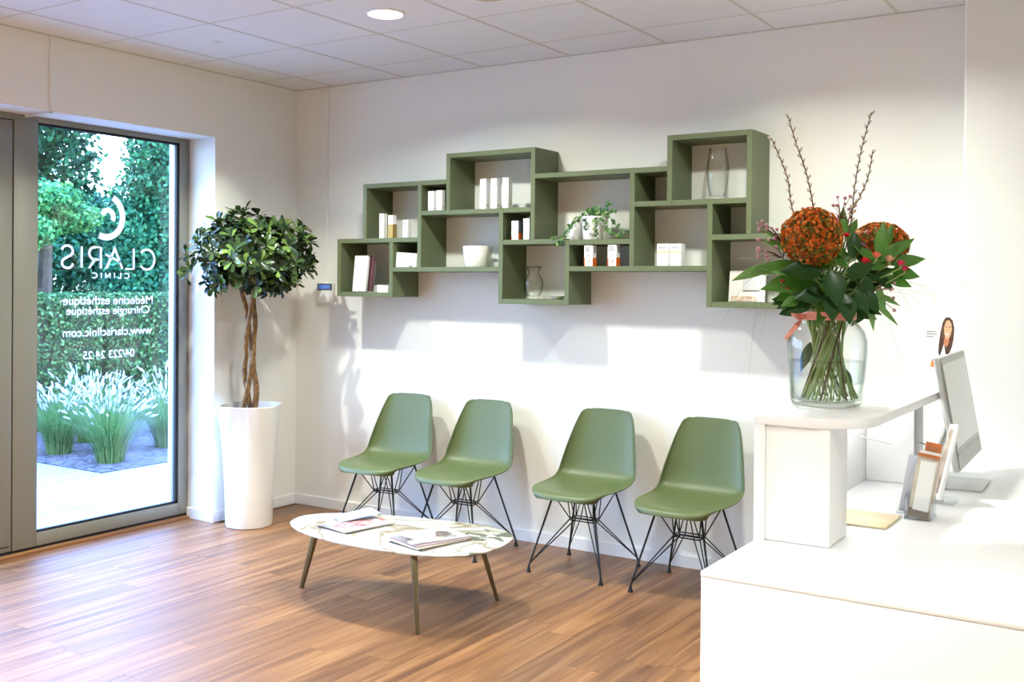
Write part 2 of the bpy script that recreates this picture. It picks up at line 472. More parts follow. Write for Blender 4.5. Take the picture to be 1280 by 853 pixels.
# door leaf further along the same frame, and another glazed leaf
def door(name, y0, y1):
    d = bpy.data.objects.new(name, None); C.objects.link(d); struct(d)
    wframe(d, y0, y1, .034, 2.352, .14, .14, .09, .10)
    g = MB(); g.box(-.260, -.241, y0+.14, y0+.15, .134, 2.262); g.box(-.260, -.241, y1-.15, y1-.14, .134, 2.262)
    g.box(-.260, -.241, y0+.14, y1-.14, 2.250, 2.262); g.box(-.260, -.241, y0+.14, y1-.14, .134, .146)
    g.build('gasket', GASK, d)
    box('glass', -.267, -.261, y0+.138, y1-.138, .132, 2.264, GLASS, d)
    box('seal', -.250, -.2335, y0+.01, y1-.012, .058, .064, GASK, d)
    return d
d1 = door('door_1', -2.995, -1.869)
MB().tube([(-.235, -2.92, 1.0), (-.175, -2.92, 1.0), (-.175, -2.92, 1.25), (-.235, -2.92, 1.25)], .012).build('handle', FRAME, d1, smooth=True)
d2 = door('window_2', -4.40, -3.002)
struct(MB().box(FX0, -.255, -4.4, -1.863, 2.352, 2.376).box(FX0, -.255, -1.869, -1.862, .032, 2.36).build('trim_2', GASK))
struct(MB().box(FX0, FX1-.001, -4.4, -1.863, 2.358, 2.376).build('trim_3', FRAME))
# outer jamb of the facade, catching daylight beside the pane
# ================================================================= OUTSIDE
PAVE = mat('pale_concrete_slab', (128, 130, 130), .7, noise=.14, nscale=9)
SOIL = mat('bark_mulch', (92, 82, 80), .95, rgb2=(26, 22, 22), nscale=22, bump=1., bscale=80)
ter = struct(MB().box(-14, -.44, -9, 12, -.4, -.115).build('terrace', mat('joint_sand', (120, 118, 110), .9)))
sl = None
def slab(x0, x1, y0, y1):
    w, h = x1-x0, y1-y0
    o = MB().box(x0+.004, x1-.004, y0+.004, y1-.004, -.12, -.08).build('paving_slab', PAVE, ter, bevel=.003, bseg=1)
ys = [-7+.9*i for i in range(9)]
xs = [-2.39+.0, -1.45, -.5]
for i in range(len(ys)-1):
    slab(-1.42+.0, -.44, ys[i], ys[i+1])
    slab(-2.39, -1.42, ys[i]-.0, ys[i+1])
for i in range(10):
    slab(-2.39, -1.42, .2+.45*i, .65+.45*i)
    slab(-1.42, -.44, .2+.45*i, .65+.45*i)
for k in range(6):
    for i in range(len(ys)-1):
        slab(-2.39-.95*(k+1), -2.39-.95*k, ys[i], ys[i+1])
struct(MB().box(-14, -2.40, .205, 12, -.2, -.075).build('planting_bed', SOIL))
# outdoor foliage
def leafmat(name, a, b, c, rough=.45, trans=.25, spec=.4):
    m = bpy.data.materials.new(name); m.use_nodes = True
    n = m.node_tree; L = n.links; p = n.nodes['Principled BSDF']
    g = n.nodes.new('ShaderNodeNewGeometry'); cr = n.nodes.new('ShaderNodeValToRGB'); e = cr.color_ramp.elements
    e[0].color = (*lin(a), 1); e[1].color = (*lin(c), 1); x = e.new(.55); x.color = (*lin(b), 1)
    L.new(g.outputs['Random Per Island'], cr.inputs[0]); L.new(cr.outputs[0], p.inputs['Base Color'])
    p.inputs['Roughness'].default_value = rough; p.inputs['Specular IOR Level'].default_value = spec
    if trans:
        out = [x for x in n.nodes if x.type == 'OUTPUT_MATERIAL'][0]
        t = n.nodes.new('ShaderNodeBsdfTranslucent'); mx_ = n.nodes.new('ShaderNodeMixShader'); mx_.inputs[0].default_value = trans
        L.new(cr.outputs[0], t.inputs[0]); L.new(p.outputs[0], mx_.inputs[1]); L.new(t.outputs[0], mx_.inputs[2]); L.new(mx_.outputs[0], out.inputs[0])
    return m
LEAF_D = leafmat('dark_leaf', (13, 49, 32), (34, 83, 52), (64, 123, 77), spec=.08)
LEAF_M = leafmat('mid_leaf', (31, 82, 46), (67, 128, 69), (124, 170, 92), spec=.08)
LEAF_I = leafmat('ivy_leaf', (16, 55, 37), (37, 92, 59), (77, 135, 87), spec=.08)
LEAF_H = leafmat('hedge_leaf', (31, 59, 32), (59, 95, 50), (114, 144, 83), spec=.08)
BARK = mat('bark', (84, 68, 52), .9, noise=.4, nscale=12)
def rand_unit(r):
    while True:
        v = Vector((r.uniform(-1, 1), r.uniform(-1, 1), r.uniform(-1, 1)))
        if .05 < v.length < 1: return v.normalized()
def cloud(r, n, blobs, size, shell=.55):
    mb = MB()
    tot = sum(b[3]*b[4]*b[5] for b in blobs)
    for bx, by, bz, rx, ry, rz in blobs:
        k = int(n*rx*ry*rz/tot)
        for _ in range(k):
            d = rand_unit(r); q = r.uniform(shell, 1)*(1+.12*sin(d.x*7+bx)*cos(d.z*6+by))
            p = Vector((bx+d.x*rx*q, by+d.y*ry*q, bz+d.z*rz*q))
            nn = (d+rand_unit(r)*.8).normalized(); dd = rand_unit(r); dd.z -= .35
            mb_leaf(mb, p, dd, nn, size*r.uniform(.7, 1.3))
    return mb
def mb_leaf(mb, p, d, n, s):
    d = (d-n*d.dot(n)).normalized(); sd = d.cross(n)
    mb.add([p-d*s*.5, p+sd*s*.3, p+d*s*.5, p-sd*s*.3], [(0, 1, 2, 3)])
def tree(name, label, blobs, trunk, n, size, m, seed, core=None):
    r = random.Random(seed)
    t = thing(name, label, 'tree', trunk[0])
    base = Vector(trunk[0])
    mbb = cloud(r, n, blobs, size)
    f = mbb.build('foliage', m, t); f.location = -base; f['kind'] = 'stuff'
    pts = [Vector(p)-base for p in trunk]
    MB().tube(pts, [.12-.06*i/(len(pts)-1) for i in range(len(pts))], 8).build('trunk', BARK, t, smooth=True)
    return t
Z0 = -.1
tree('dark_tree', 'dense dark green tree behind the hedge at the left of the window', [(-8.13, 3.60, 3.15, .50, .62, .55), (-7.98, 3.05, 3.75, .7, .7, .75), (-8.0, 3.8, 2.1, .7, .6, .75), (-7.95, 3.1, 1.72, .6, .7, .9), (-8.0, 2.4, 3.0, .7, .7, 1.4), (-8.1, 3.9, 4.0, .5, .4, .5)],
     [(-8.1, 3.4, Z0), (-8.1, 3.35, 1.6), (-8.1, 3.3, 3.2)], 15000, .105, LEAF_D, 3)
tree('light_shrub_tree', 'bright green feathery small tree in front of the dark tree, left half of the window', [(-5.62, 1.72, 2.42, .40, .45, .20), (-5.58, 2.10, 2.22, .32, .30, .19), (-5.55, 1.5, 2.05, .35, .35, .22), (-5.7, 1.45, 1.62, .28, .22, .20)],
     [(-5.72, 1.80, Z0), (-5.72, 1.80, 1.2), (-5.66, 1.80, 2.3)], 6500, .060, LEAF_M, 4)
tree('ivy_column', 'tall ivy clad column of foliage at the right of the window', [(-5.95, 3.46, 3.2, .42, .42, 1.0), (-6.2, 3.5, 2.05, .55, .55, 1.0), (-6.2, 3.4, 1.2, .6, .6, 1.0), (-5.9, 3.75, 2.7, .45, .5, 1.6)],
     [(-6.1, 3.6, Z0), (-6.1, 3.6, 1.6), (-6.0, 3.6, 3.5)], 17000, .075, LEAF_I, 5)
tree('ivy_column', 'lower ivy covered stump beneath the light gap, between the dark tree and the tall ivy column', [(-8.59, 4.6, 1.55, .6, .6, .9), (-8.3, 5.0, 2.1, .5, .6, .8), (-8.7, 4.45, 2.35, .5, .5, .6)],
     [(-8.59, 4.8, Z0), (-8.59, 4.8, 1.0), (-8.5, 4.8, 1.8)], 5000, .09, LEAF_I, 6)
tree('background_tree', 'pale green trees far behind, seen through the light gap', [(-11.6, 6.9, 2.3, 1.2, 1.1, 1.0), (-12.4, 4.6, 3.4, 1.6, 1.4, 2.6), (-11.8, 8.6, 3.2, 1.3, 1.2, 2.4)],
     [(-12.0, 6.9, Z0), (-12.0, 6.9, 1.5), (-12.0, 6.9, 2.6)], 8000, .15, LEAF_M, 8)
# hedge
r = random.Random(11)
def hedge(y0, y1, seed, label):
    r = random.Random(seed)
    hd = thing('hedge', label, 'hedge', (-5.0, (y0+y1)/2, -.08), 0, 'clipped hedge blocks')
    core = MB().box(-.40, .02, y0-(y0+y1)/2+.06, y1-(y0+y1)/2-.06, 0, 1.34).build('branches', mat('hedge_core', (34, 38, 26), .95, rgb2=(70, 62, 40), nscale=14), hd)
    mb = MB(); H = 1.40
    for _ in range(int(5200*(y1-y0))):
        q = r.random()
        if q < .72: p = Vector((r.uniform(.0, .12), r.uniform(y0, y1)-(y0+y1)/2, r.uniform(.0, H))); n_ = Vector((1, 0, .25))
        elif q < .92: p = Vector((r.uniform(-.45, .12), r.uniform(y0, y1)-(y0+y1)/2, H+r.uniform(-.03, .05))); n_ = Vector((.2, 0, 1))
        else: p = Vector((r.uniform(-.45, .1), (y0 if r.random() < .5 else y1)-(y0+y1)/2, r.uniform(0, H))); n_ = Vector((0, 1, .2))
        nn = (n_.normalized()+rand_unit(r)*.75).normalized(); dd = rand_unit(r)
        mb_leaf(mb, p, dd, nn, r.uniform(.03, .06))
    f = mb.build('foliage', LEAF_H, hd); f['kind'] = 'stuff'
hedge(-1.0, 1.98, 21, 'clipped green hedge block, left of the dark gap behind the tall grasses')
hedge(2.06, 6.0, 22, 'clipped green hedge block, right of the dark gap behind the tall grasses')
# ornamental grasses
BLADE = leafmat('grass_blade', (46, 87, 41), (83, 124, 58), (138, 154, 92), .5, .35)
PLUME = leafmat('grass_plume', (156, 157, 163), (196, 194, 197), (220, 216, 216), .8, .4)
def grass(x, y, h, n, seed, label, ht=.62):
    r = random.Random(seed)
    t = thing('fountain_grass', label, 'grass clump', (x, y, -.078), 0, 'fountain grasses in the bed')
    mb = MB(); pl_ = MB()
    for i in range(n):
        a = r.uniform(0, 2*pi); rr = r.uniform(0, .11); L = h*r.uniform(.6, 1.05); lean = r.uniform(.05, 1.15)
        b = Vector((cos(a)*rr, sin(a)*rr, 0)); dr = Vector((cos(a+r.uniform(-.4, .4)), sin(a+r.uniform(-.4, .4)), 0))
        sd = Vector((-dr.y, dr.x, 0)); vs = []
        for k in range(5):
            tt = k/4; p = b+dr*(lean*L*tt**1.7*.75)+Vector((0, 0, L*(tt-.32*lean*tt**3)))
            w = .0024*(1-tt*.85)
            vs += [p-sd*w, p+sd*w]
        mb.add(vs, [(2*k, 2*k+1, 2*k+3, 2*k+2) for k in range(4)])
        if i % 8 == 0:
            L2 = L*1.05+.10; tip = None; pts = []
            for k in range(5):
                tt = .885+.115*k/4
                pts.append(b+dr*(lean*.8*L2*tt**1.7*.7)+Vector((0, 0, L2*(tt-.20*lean*tt**3))))
            pl_.tube(pts, [.003, .0075, .0085, .006, .001], 6)
            mb.tube([b, b.lerp(pts[0], .5)+Vector((0, 0, .05)), pts[0]], .0012, 3)
    o = mb.build('blades', BLADE, t); o['kind'] = 'stuff'
    o = pl_.build('seed_heads', PLUME, t, smooth='all'); o['kind'] = 'stuff'
grass(-2.78, .56, .62, 1100, 1, 'large fountain grass with pale plumes, centre of the bed corner')
grass(-3.55, .58, .60, 1000, 2, 'fountain grass clump at the left of the window, behind the paving')
grass(-3.10, 1.40, .60, 900, 3, 'fountain grass clump by the right edge of the window')
grass(-3.95, 1.15, .66, 700, 4, 'fountain grass behind the gap of the two front clumps')
grass(-4.3, .35, .66, 600, 5, 'fountain grass at the far left of the bed, against the hedge')
grass(-3.9, 2.05, .66, 600, 6, 'fountain grass farthest back on the right, against the hedge')
grass(-3.35, .95, .62, 500, 7, 'fountain grass half hidden behind the large centre clump')

# ================================================================= WALL SHELF
sh = thing('wall_shelf', 'long sage green wall shelf of interlocking boxes above the chairs', 'shelf', (0, 0, 0))
D0 = -.25
def vb(x, z0, z1): box('vertical_panel', x, x+.028, D0, -.0005, z0, z1, SHELF, sh, .0012, 1)
def hb(x0, x1, z, th=.027): box('shelf_board', x0, x1, D0+.0004, -.0005, z, z+th, SHELF, sh, .0012, 1)
# A
vb(.602, 1.410, 1.767); vb(1.023, 1.410, 1.740); hb(.630, 1.023, 1.410)
hb(.630, 1.238, 1.741); 
hb(1.051, 1.238, 1.564)
# B
vb(.812, 1.768, 2.101); hb(.840, 1.238, 2.074)
vb(1.238, 1.564, 2.101)
# C
hb(1.266, 1.448, 2.074); hb(1.266, 1.448, 1.896)
# D
vb(1.448, 1.894, 2.250); hb(1.476, 2.030, 2.223); hb(1.476, 1.820, 1.894); hb(1.848, 2.030, 1.894)
vb(2.030, 1.742, 2.250)
hb(1.266, 1.820, 1.564)
# E
vb(1.820, 1.384, 1.921); hb(1.848, 2.251, 1.715); hb(1.848, 2.251, 1.384); vb(2.251, 1.384, 1.735+.0)
# F
hb(2.058, 2.640, 2.076); hb(2.279, 2.640, 1.708); hb(2.279, 2.640, 1.566)
vb(2.640, 1.566, 2.103)
# J, mid
hb(2.668, 2.851, 2.075); hb(2.668, 2.851, 1.900); hb(2.668, 3.071, 1.566)
# G
vb(2.851, 1.899, 2.257); hb(2.879, 3.274, 2.230); hb(2.879, 3.071, 1.899); hb(3.099, 3.274, 1.899); vb(3.274, 1.748, 2.257)
# H
vb(3.071, 1.386, 1.926); hb(3.099, 3.530, 1.721); hb(3.099, 3.502, 1.386); vb(3.502, 1.386, 1.721)

# ---- things on the shelves
CARD = mat('white_carton', (244, 243, 240), .45)
CARDG = mat('grey_carton_side', (206, 202, 192), .5)
GOLD = mat('gold_print', (172, 142, 74), .35, metal=.3)
ORANGE = mat('orange_print', (226, 104, 28), .45)
SLATE = mat('slate_print', (86, 98, 112), .5)
INK = mat('grey_ink', (110, 108, 104), .6)
def carton(x, y, z, w, d, h, label, group, style='plain', rz=0., name='carton'):
    t = thing(name, label, 'box', (x, y, z), rz, group)
    box('carton_body', -w/2, w/2, -d/2, d/2, 0, h, CARD, t, .0012, 1)
    f = -d/2-.0003
    e = .0002
    if style == 'plain':
        box('print_line', -w*.36, w*.2, f, -d/2+e, h*.50, h*.505+.0008, INK, t)
        box('side_mark', w/2-e, w/2+.0003, -d*.25, d*.1, h*.10, h*.15, GOLD, t)
    if style == 'gold':
        o = MB().box(-w/2-.0004, w/2+.0004, -d/2-.0004, d/2+.0004, .0005, h*.60).build('gold_band', GOLD, t)
        box('print_line', -w*.3, w*.3, f, -d/2+e, h*.80, h*.83, INK, t)
    if style == 'tiny':
        box('print_line', -w*.2, w*.1, f, -d/2+e, h*.78, h*.84, INK, t)
    if style == 'orange':
        box('orange_print', w/2-e, w/2+.0004, -d/2, d/2, .0005, h*.40, ORANGE, t)
        box('orange_print', -w*.5, -w*.38, f, -d/2+e, .0005, h*.38, ORANGE, t)
        for k in range(5):
            box('print_line', -w*.34+k*w*.11, -w*.34+k*w*.11+w*.06, f, -d/2+e, h*.66, h*.93, INK, t)
        box('print_line', -w*.2, w*.2, f, -d/2+e, h*.50, h*.53, INK, t)
        MB().lathe([(.0001, 0), (w*.12, 0)], n=12, close_b=False, close_t=False)
        box('print_mark', -w*.02, w*.12, f, -d/2+e, h*.16, h*.30, GOLD, t)
        box('print_mark', w/2-e, w/2+.0004, -d*.1, d*.2, h*.62, h*.9, INK, t)
    if style == 'orange_slate':
        box('orange_print', w/2-e, w/2+.0004, -d/2, d/2, .0005, h*.36, ORANGE, t)
        box('slate_print', w/2-e, w/2+.0004, -d/2, d/2, h*.36, h, SLATE, t)
        box('orange_print', -w*.5, -w*.42, f, -d/2+e, .0005, h*.2, ORANGE, t)
        box('print_mark', -w*.05, w*.1, f, -d/2+e, h*.22, h*.32, GOLD, t)
    if style == 'lines':
        for k, zz in enumerate((.86, .82, .78)):
            box('print_line', -w*.36, w*.30, f, -d/2+e, h*zz, h*zz+.0022, INK, t)
        box('gold_stripe', -w*.5, w*.5, f, -d/2+e, h*.60, h*.665, mat('amber_print', (240, 196, 120), .5), t)
        box('print_line', -w*.34, w*.34, f, -d/2+e, h*.42, h*.43, CARDG, t)
    return t
ZA, ZS, ZB, ZD, ZE, ZL = 1.437, 1.591, 1.768, 1.921, 1.742, 1.411
g = 'slim white cartons in the tall upper box'
for i, (xx, lab) in enumerate(((1.700, 'left slim white carton of three in the tall upper shelf box'), (1.775, 'middle slim white carton of three in the tall upper shelf box'), (1.853, 'right slim white carton of three in the tall upper shelf box'))):
    carton(xx, -.216, ZD, .042, .042, .172, lab, g)
carton(1.327, -.222, 1.923, .042, .032, .116, 'left white carton of two in the small dark compartment beside the tall box', 'pair of white cartons in a small compartment')
carton(1.388, -.222, 1.923, .041, .032, .118, 'right white carton of two in the small dark compartment beside the tall box', 'pair of white cartons in a small compartment')
carton(.951, -.222, ZB, .035, .036, .150, 'tall white carton, leftmost on the upper left shelf', None, 'tiny')
carton(1.022, -.222, ZB, .037, .036, .138, 'white and gold carton beside the tall white carton', None, 'gold')
carton(1.137, -.222, ZB, .036, .036, .106, 'small white carton right of the white and gold one', None, 'tiny')
carton(1.922, -.222, ZE, .046, .036, .106, 'white carton with orange and slate side in small compartment over the glass carafe', None, 'orange_slate')
carton(1.997, -.222, ZE, .040, .036, .117, 'white carton with grey lettering beside the orange and slate one', None, 'tiny')
carton(2.394, -.222, 1.593, .052, .042, .112, 'white and orange carton, left one of the pair under the ivy', 'orange and white cartons', 'orange')
carton(2.536, -.222, 1.593, .052, .044, .114, 'white and orange carton, right one of the pair under the ivy', 'orange and white cartons', 'orange')
carton(2.819, -.20, 1.593, .065, .05, .115, 'white carton with amber stripe, left of the pair under the tall glass vase', 'amber striped cartons', 'lines')
carton(2.890, -.20, 1.593, .064, .05, .114, 'white carton with amber stripe, right of the pair under the tall glass vase', 'amber striped cartons', 'lines')
# flat white pouch box in the small lower compartment
t = thing('gift_box', 'flat white box with a slanted top and small black mark in lower left compartment', 'box', (1.142, -.19, ZS))
MB().add([(-.078, -.05, 0), (.078, -.05, 0), (.078, .05, 0), (-.078, .05, 0), (-.074, -.045, .090), (.078, -.045, .078), (.076, .03, .082), (-.072, .03, .092)],
         [(0, 3, 2, 1), (4, 5, 6, 7), (0, 1, 5, 4), (1, 2, 6, 5), (2, 3, 7, 6), (3, 0, 4, 7)]).build('box_body', CARD, t, bevel=.003, smooth=True)
MB().add([(.020, -.0515, .002), (.048, -.0515, .002), (.046, -.0505, .014), (.036, -.0505, .006)], [(0, 1, 2, 3)]).build('black_mark', BLACKM, t)
# leaflets in holder, lower left box
t = thing('leaflet_holder', 'clear holder with white and dark red leaflets in the lowest left shelf box', 'leaflet holder', (.775, -.175, ZA))
lo = MB()
lo.box(-.085, .055, -.052, -.050, 0, .085); lo.box(-.085, .055, -.05, .02, 0, .003)
lo.box(-.085, -.083, -.05, .02, 0, .085); lo.box(.053, .055, -.05, .02, 0, .085)
lo.build('acrylic_holder', ACRYL, t)
def card(name, parent, x0, x1, y0, z0, z1, tilt, m, th=.002):
    return MB().obox(((x0+x1)/2, y0+tilt*.5*(z1-z0), (z0+z1)/2), [(1, 0, 0), (0, 1, 0), Vector((0, tilt, 1)).normalized()], (x1-x0)/2, th, (z1-z0)/2).build(name, m, parent, bevel=.0006, bseg=1)
for k in range(3):
    card('leaflet', t, -.078, .030, -.040+.007*k, .004, .228-.004*k, .12, CARD)
card('leaflet', t, -.05, .052, -.010, .004, .225, .12, mat('plum_print', (96, 58, 66), .5))
card('leaflet', t, -.04, .056, .004, .004, .21, .12, mat('mauve_print', (132, 108, 110), .5))
carton(.94, -.19, ZA, .085, .05, .045, 'small flat cream box lying beside the leaflet holder', None, 'none', name='cream_box')
# white pot on the middle shelf
t = thing('white_pot', 'empty round white ceramic pot on the middle left shelf', 'pot', (1.605, -.15, ZS))
MB().lathe([(.001, .0), (.073, .0), (.078, .006), (.086, .110), (.0865, .121), (.083, .122), (.080, .110), (.073, .012), (.001, .010)], n=40, close_b=False, close_t=False).build('pot_body', POTW, t, smooth=True)
t = thing('small_dish', 'low white round dish partly behind the white pot', 'dish', (1.715, -.085, ZS))
MB().lathe([(.001, 0), (.028, 0), (.040, .03), (.037, .03), (.026, .006), (.001, .005)], n=24, close_b=False, close_t=False).build('dish_body', POTW, t, smooth=True)
# glass carafe low box
t = thing('glass_carafe', 'small clear pinched glass vase in the low box under the cartons', 'vase', (1.985, -.14, ZL))
MB().lathe([(.001, .0), (.030, .0), (.034, .004), (.036, .012), (.050, .045), (.056, .080), (.053, .108), (.038, .132), (.030, .145), (.033, .158), (.044, .178), (.048, .184), (.046, .185), (.031, .160), (.027, .146), (.035, .131), (.050, .106), (.053, .080), (.047, .046), (.030, .016), (.001, .014)], n=36, close_b=False, close_t=False).build('glass_body', GLASS_C, t, smooth='all')
t = thing('small_dish', 'low white bowl at the right end of the low box holding the pinched vase', 'dish', (2.165, -.17, ZL))
MB().lathe([(.001, 0), (.025, 0), (.048, .022), (.046, .023), (.022, .004), (.001, .004)], n=24, close_b=False, close_t=False).build('dish_body', POTW, t, smooth=True)
# tall ribbed glass vase
t = thing('glass_vase', 'tall clear barrel shaped glass vase in the top right shelf box', 'vase', (3.085, -.15, 1.926))
prof = [(.001, 0), (.037, 0), (.040, .006), (.046, .05), (.054, .10), (.057, .14), (.055, .18), (.048, .225), (.043, .25), (.046, .262), (.044, .262), (.040, .25), (.045, .224), (.052, .18), (.054, .14), (.051, .10), (.043, .05), (.036, .022), (.001, .018)]
MB().lathe(prof, n=16, close_b=False, close_t=False).build('glass_body', GLASS_C, t, smooth='all')
# picture card on the low right box
t = thing('framed_card', 'white card with a small floral strip in the lowest right shelf box', 'card', (3.212, -.12, 1.4132))
card('card_body', t, -.075, .115, 0, 0.001, .158, .12, CARD, .004)
card('floral_strip', t, -.060, .075, -.0045, .004, .030, .12, mat('floral_print', (214, 160, 130), .5, rgb2=(240, 232, 222), nscale=60), .0008)
card('print_mark', t, .0, .09, -.0045, .06, .12, .12, mat('soft_grey_print', (214, 214, 214), .5), .0008)

# ivy pot
IVY = leafmat('ivy_green', (34, 72, 36), (62, 108, 52), (128, 164, 92), .4, .15)
t = thing('ivy_pot', 'trailing ivy in a white round pot on the shelf box above the orange cartons', 'potted plant', (2.385, -.155, 1.735))
MB().lathe([(.001, 0), (.063, 0), (.066, .004), (.072, .118), (.073, .128), (.070, .128), (.066, .115), (.001, .112)], n=36, close_b=False, close_t=False).build('pot', POTW, t, smooth=True)
r = random.Random(5); lf = MB(); st = MB()
def ivyleaf(p, s, n_):
    d = rand_unit(r); d.z -= .4
    d = (d-n_*d.dot(n_)).normalized(); sd = d.cross(n_)
    pts = [p-d*s*.35, p-sd*s*.5-d*s*.15, p-sd*s*.22+d*s*.1, p+d*s*.6, p+sd*s*.22+d*s*.1, p+sd*s*.5-d*s*.15]
    lf.add(pts, [(0, 1, 2), (0, 2, 3), (0, 3, 4), (0, 4, 5)])
for i in range(95):
    a = r.uniform(0, 2*pi); q = r.uniform(0, .075)
    ivyleaf(Vector((cos(a)*q*1.15, sin(a)*q*.8, .128+r.uniform(0, .055)*(1-q*6))), r.uniform(.018, .03), (Vector((0, -1, .8))+rand_unit(r)*.6).normalized())
vines = [[(-.04, -.03, .13), (-.10, -.06, .10), (-.135, -.08, .04), (-.17, -.09, .008), (-.22, -.10, .012)],
         [(-.03, -.04, .13), (-.09, -.08, .11), (-.12, -.09, .05), (-.14, -.11, .01), (-.16, -.115, -.02)],
         [(.03, -.03, .13), (.08, -.06, .10), (.11, -.08, .05), (.15, -.09, .03), (.21, -.09, .02)],
         [(.04, -.03, .14), (.10, -.02, .12), (.15, -.02, .07), (.20, -.04, .045), (.245, -.05, .04)],
         [(.02, -.05, .13), (.05, -.09, .09), (.055, -.098, .04), (.06, -.097, .01)],
         [(-.01, -.05, .13), (-.015, -.085, .10), (-.01, -.09, .055)],
         [(.03, .0, .15), (.07, .02, .19), (.085, .0, .20)], [(.03, .0, .14), (.09, .0, .16), (.135, -.02, .15)]]
for v in vines:
    pts = [Vector(p) for p in v]; fine = []
    for i in range(len(pts)-1):
        for k in range(5): fine.append(pts[i].lerp(pts[i+1], k/5))
    fine.append(pts[-1]); st.tube(fine, .0013, 5)
    for p in fine[2:]:
        if r.random() < 1.: ivyleaf(p+rand_unit(r)*.010, r.uniform(.019, .031), (Vector((0, -1, .5))+rand_unit(r)*.6).normalized())
o = lf.build('leaves', IVY, t); o['kind'] = 'stuff'
st.build('vine_stems', mat('stem_brown', (92, 88, 52), .6), t)
t = thing('white_pot', 'small white pot half hidden behind the ivy, at its left', 'pot', (2.268, -.155, 1.735))
MB().lathe([(.001, 0), (.038, 0), (.040, .004), (.041, .110), (.038, .110), (.036, .02), (.001, .02)], n=32, close_b=False, close_t=False).build('pot_body', POTW, t, smooth=True)

# thermostat
t = thing('thermostat', 'white wall thermostat with a small blue display, left of the shelf', 'thermostat', (.283, -.0005, 1.362))
box('housing', -.070, .070, -.024, 0, 0, .130, MATTW, t, .004)
box('display_bezel', -.066, .066, -.026, -.0235, .082, .127, mat('slate_bezel', (88, 98, 110), .4), t, .001, 1)
box('display', -.050, .045, -.0268, -.0255, .092, .118, mat('blue_lcd', (82, 120, 200), .3, emit=.35), t)

# ================================================================= POTTED TREE
PX, PY = .237, -.625
t = thing('planter_tree', 'clipped round indoor tree with three stems in a tall white planter', 'potted plant', (PX, PY, 0))
pf = [(.130, 0), (.139, .004), (.142, .02), (.1455, .20), (.155, .40), (.166, .58), (.177, .70), (.180, .738), (.177, .742), (.171, .738), (.164, .66), (.001, .655)]
sq = [2, 2, 2, 2, 2.15, 2.6, 3.2, 3.4, 3.4, 3.4, 3.2, 3.2]
pot = MB().lathe(pf, n=64, close_b=True, close_t=False, sq=sq).build('planter', POTW, t, smooth=True)
pot.rotation_euler = (0, 0, R_(33))
MB().lathe([(.001, .690), (.16, .688)], n=32, close_b=False, close_t=False).build('soil', SOIL, t)
TR = mat('pale_trunk', (158, 118, 66), .7, rgb2=(96, 66, 38), nscale=30, stretch=(3, 3, 1), bump=.5, bscale=60)
for ph, rr in ((0, .019), (2.1, .016), (4.2, .018)):
    pts = []; rad = []
    for i in range(24):
        q = i/23; z = .68+.78*q
        a = ph+q*4.2
        sp = .030*(1-.55*q)+.012*abs(sin(q*9+ph))
        if q > .85: sp += (q-.85)*.25
        pts.append((cos(a)*sp, sin(a)*sp, z)); rad.append(rr*(1-.25*q))
    MB().tube(pts, rad, 8).build('stem', TR, t, smooth='all')
br = MB(); r = random.Random(31); tips = []
for i in range(46):
    d = rand_unit(r); d.z = d.z*.8+.15; d.normalize()
    b = Vector((0, 0, 1.45+r.uniform(0, .1)))
    tip = Vector((0, 0, 1.66))+Vector((d.x*.33, d.y*.33, d.z*.22))*r.uniform(.75, 1)
    mid = b.lerp(tip, .5)+Vector((0, 0, .02))
    br.tube([b, mid, tip], [.007, .004, .0018], 5); tips.append(tip)
br.build('branches', TR, t)
LEAF_T = leafmat('glossy_dark_leaf', (22, 38, 24), (42, 62, 34), (100, 126, 60), .26, .08)
lf = MB()
cen = Vector((.0, -.0, 1.64))
for i in range(400):
    d = rand_unit(r)
    q = r.uniform(.35, 1)**.5
    lump = 1+.15*sin(d.x*6+1)*cos(d.y*5)+.10*sin(d.z*9+d.x*4)
    c = cen+Vector((d.x*.345, d.y*.335, d.z*.265))*q*lump
    if d.z < -.85: continue
    if PX+c.x < .085 and PY+c.y > -.80: continue
    ax = (d*.8+Vector((0, 0, .5))+rand_unit(r)*.5).normalized()
    u = ax.cross(Vector((.2, .3, .9))).normalized(); w = ax.cross(u)
    k = r.randint(5, 8)
    for j in range(k):
        a = 2*pi*j/k+r.uniform(-.3, .3)
        dd = (u*cos(a)+w*sin(a))*1.0+ax*r.uniform(.15, .9)
        lf.leaf(c, dd, ax+rand_unit(r)*.25, r.uniform(.056, .088), r.uniform(.025, .037), .12, r.uniform(.0, .25), 4, True)
# stray shoots at right and left
for sx, sz in ((.36, -.06), (.37, -.04), (-.40, .02), (-.39, -.10), (.33, .12), (-.30, .17)):
    c = cen+Vector((sx*.86, sx*.5+rnd.uniform(-.05, .05), sz))
    for j in range(12):
        lf.leaf(c+rand_unit(r)*.03, rand_unit(r)+Vector((sx, sx*.5, .3)), rand_unit(r), r.uniform(.04, .06), .024, .12, .1, 4, True)
o = lf.build('foliage', LEAF_T, t, smooth='all'); o['kind'] = 'stuff'

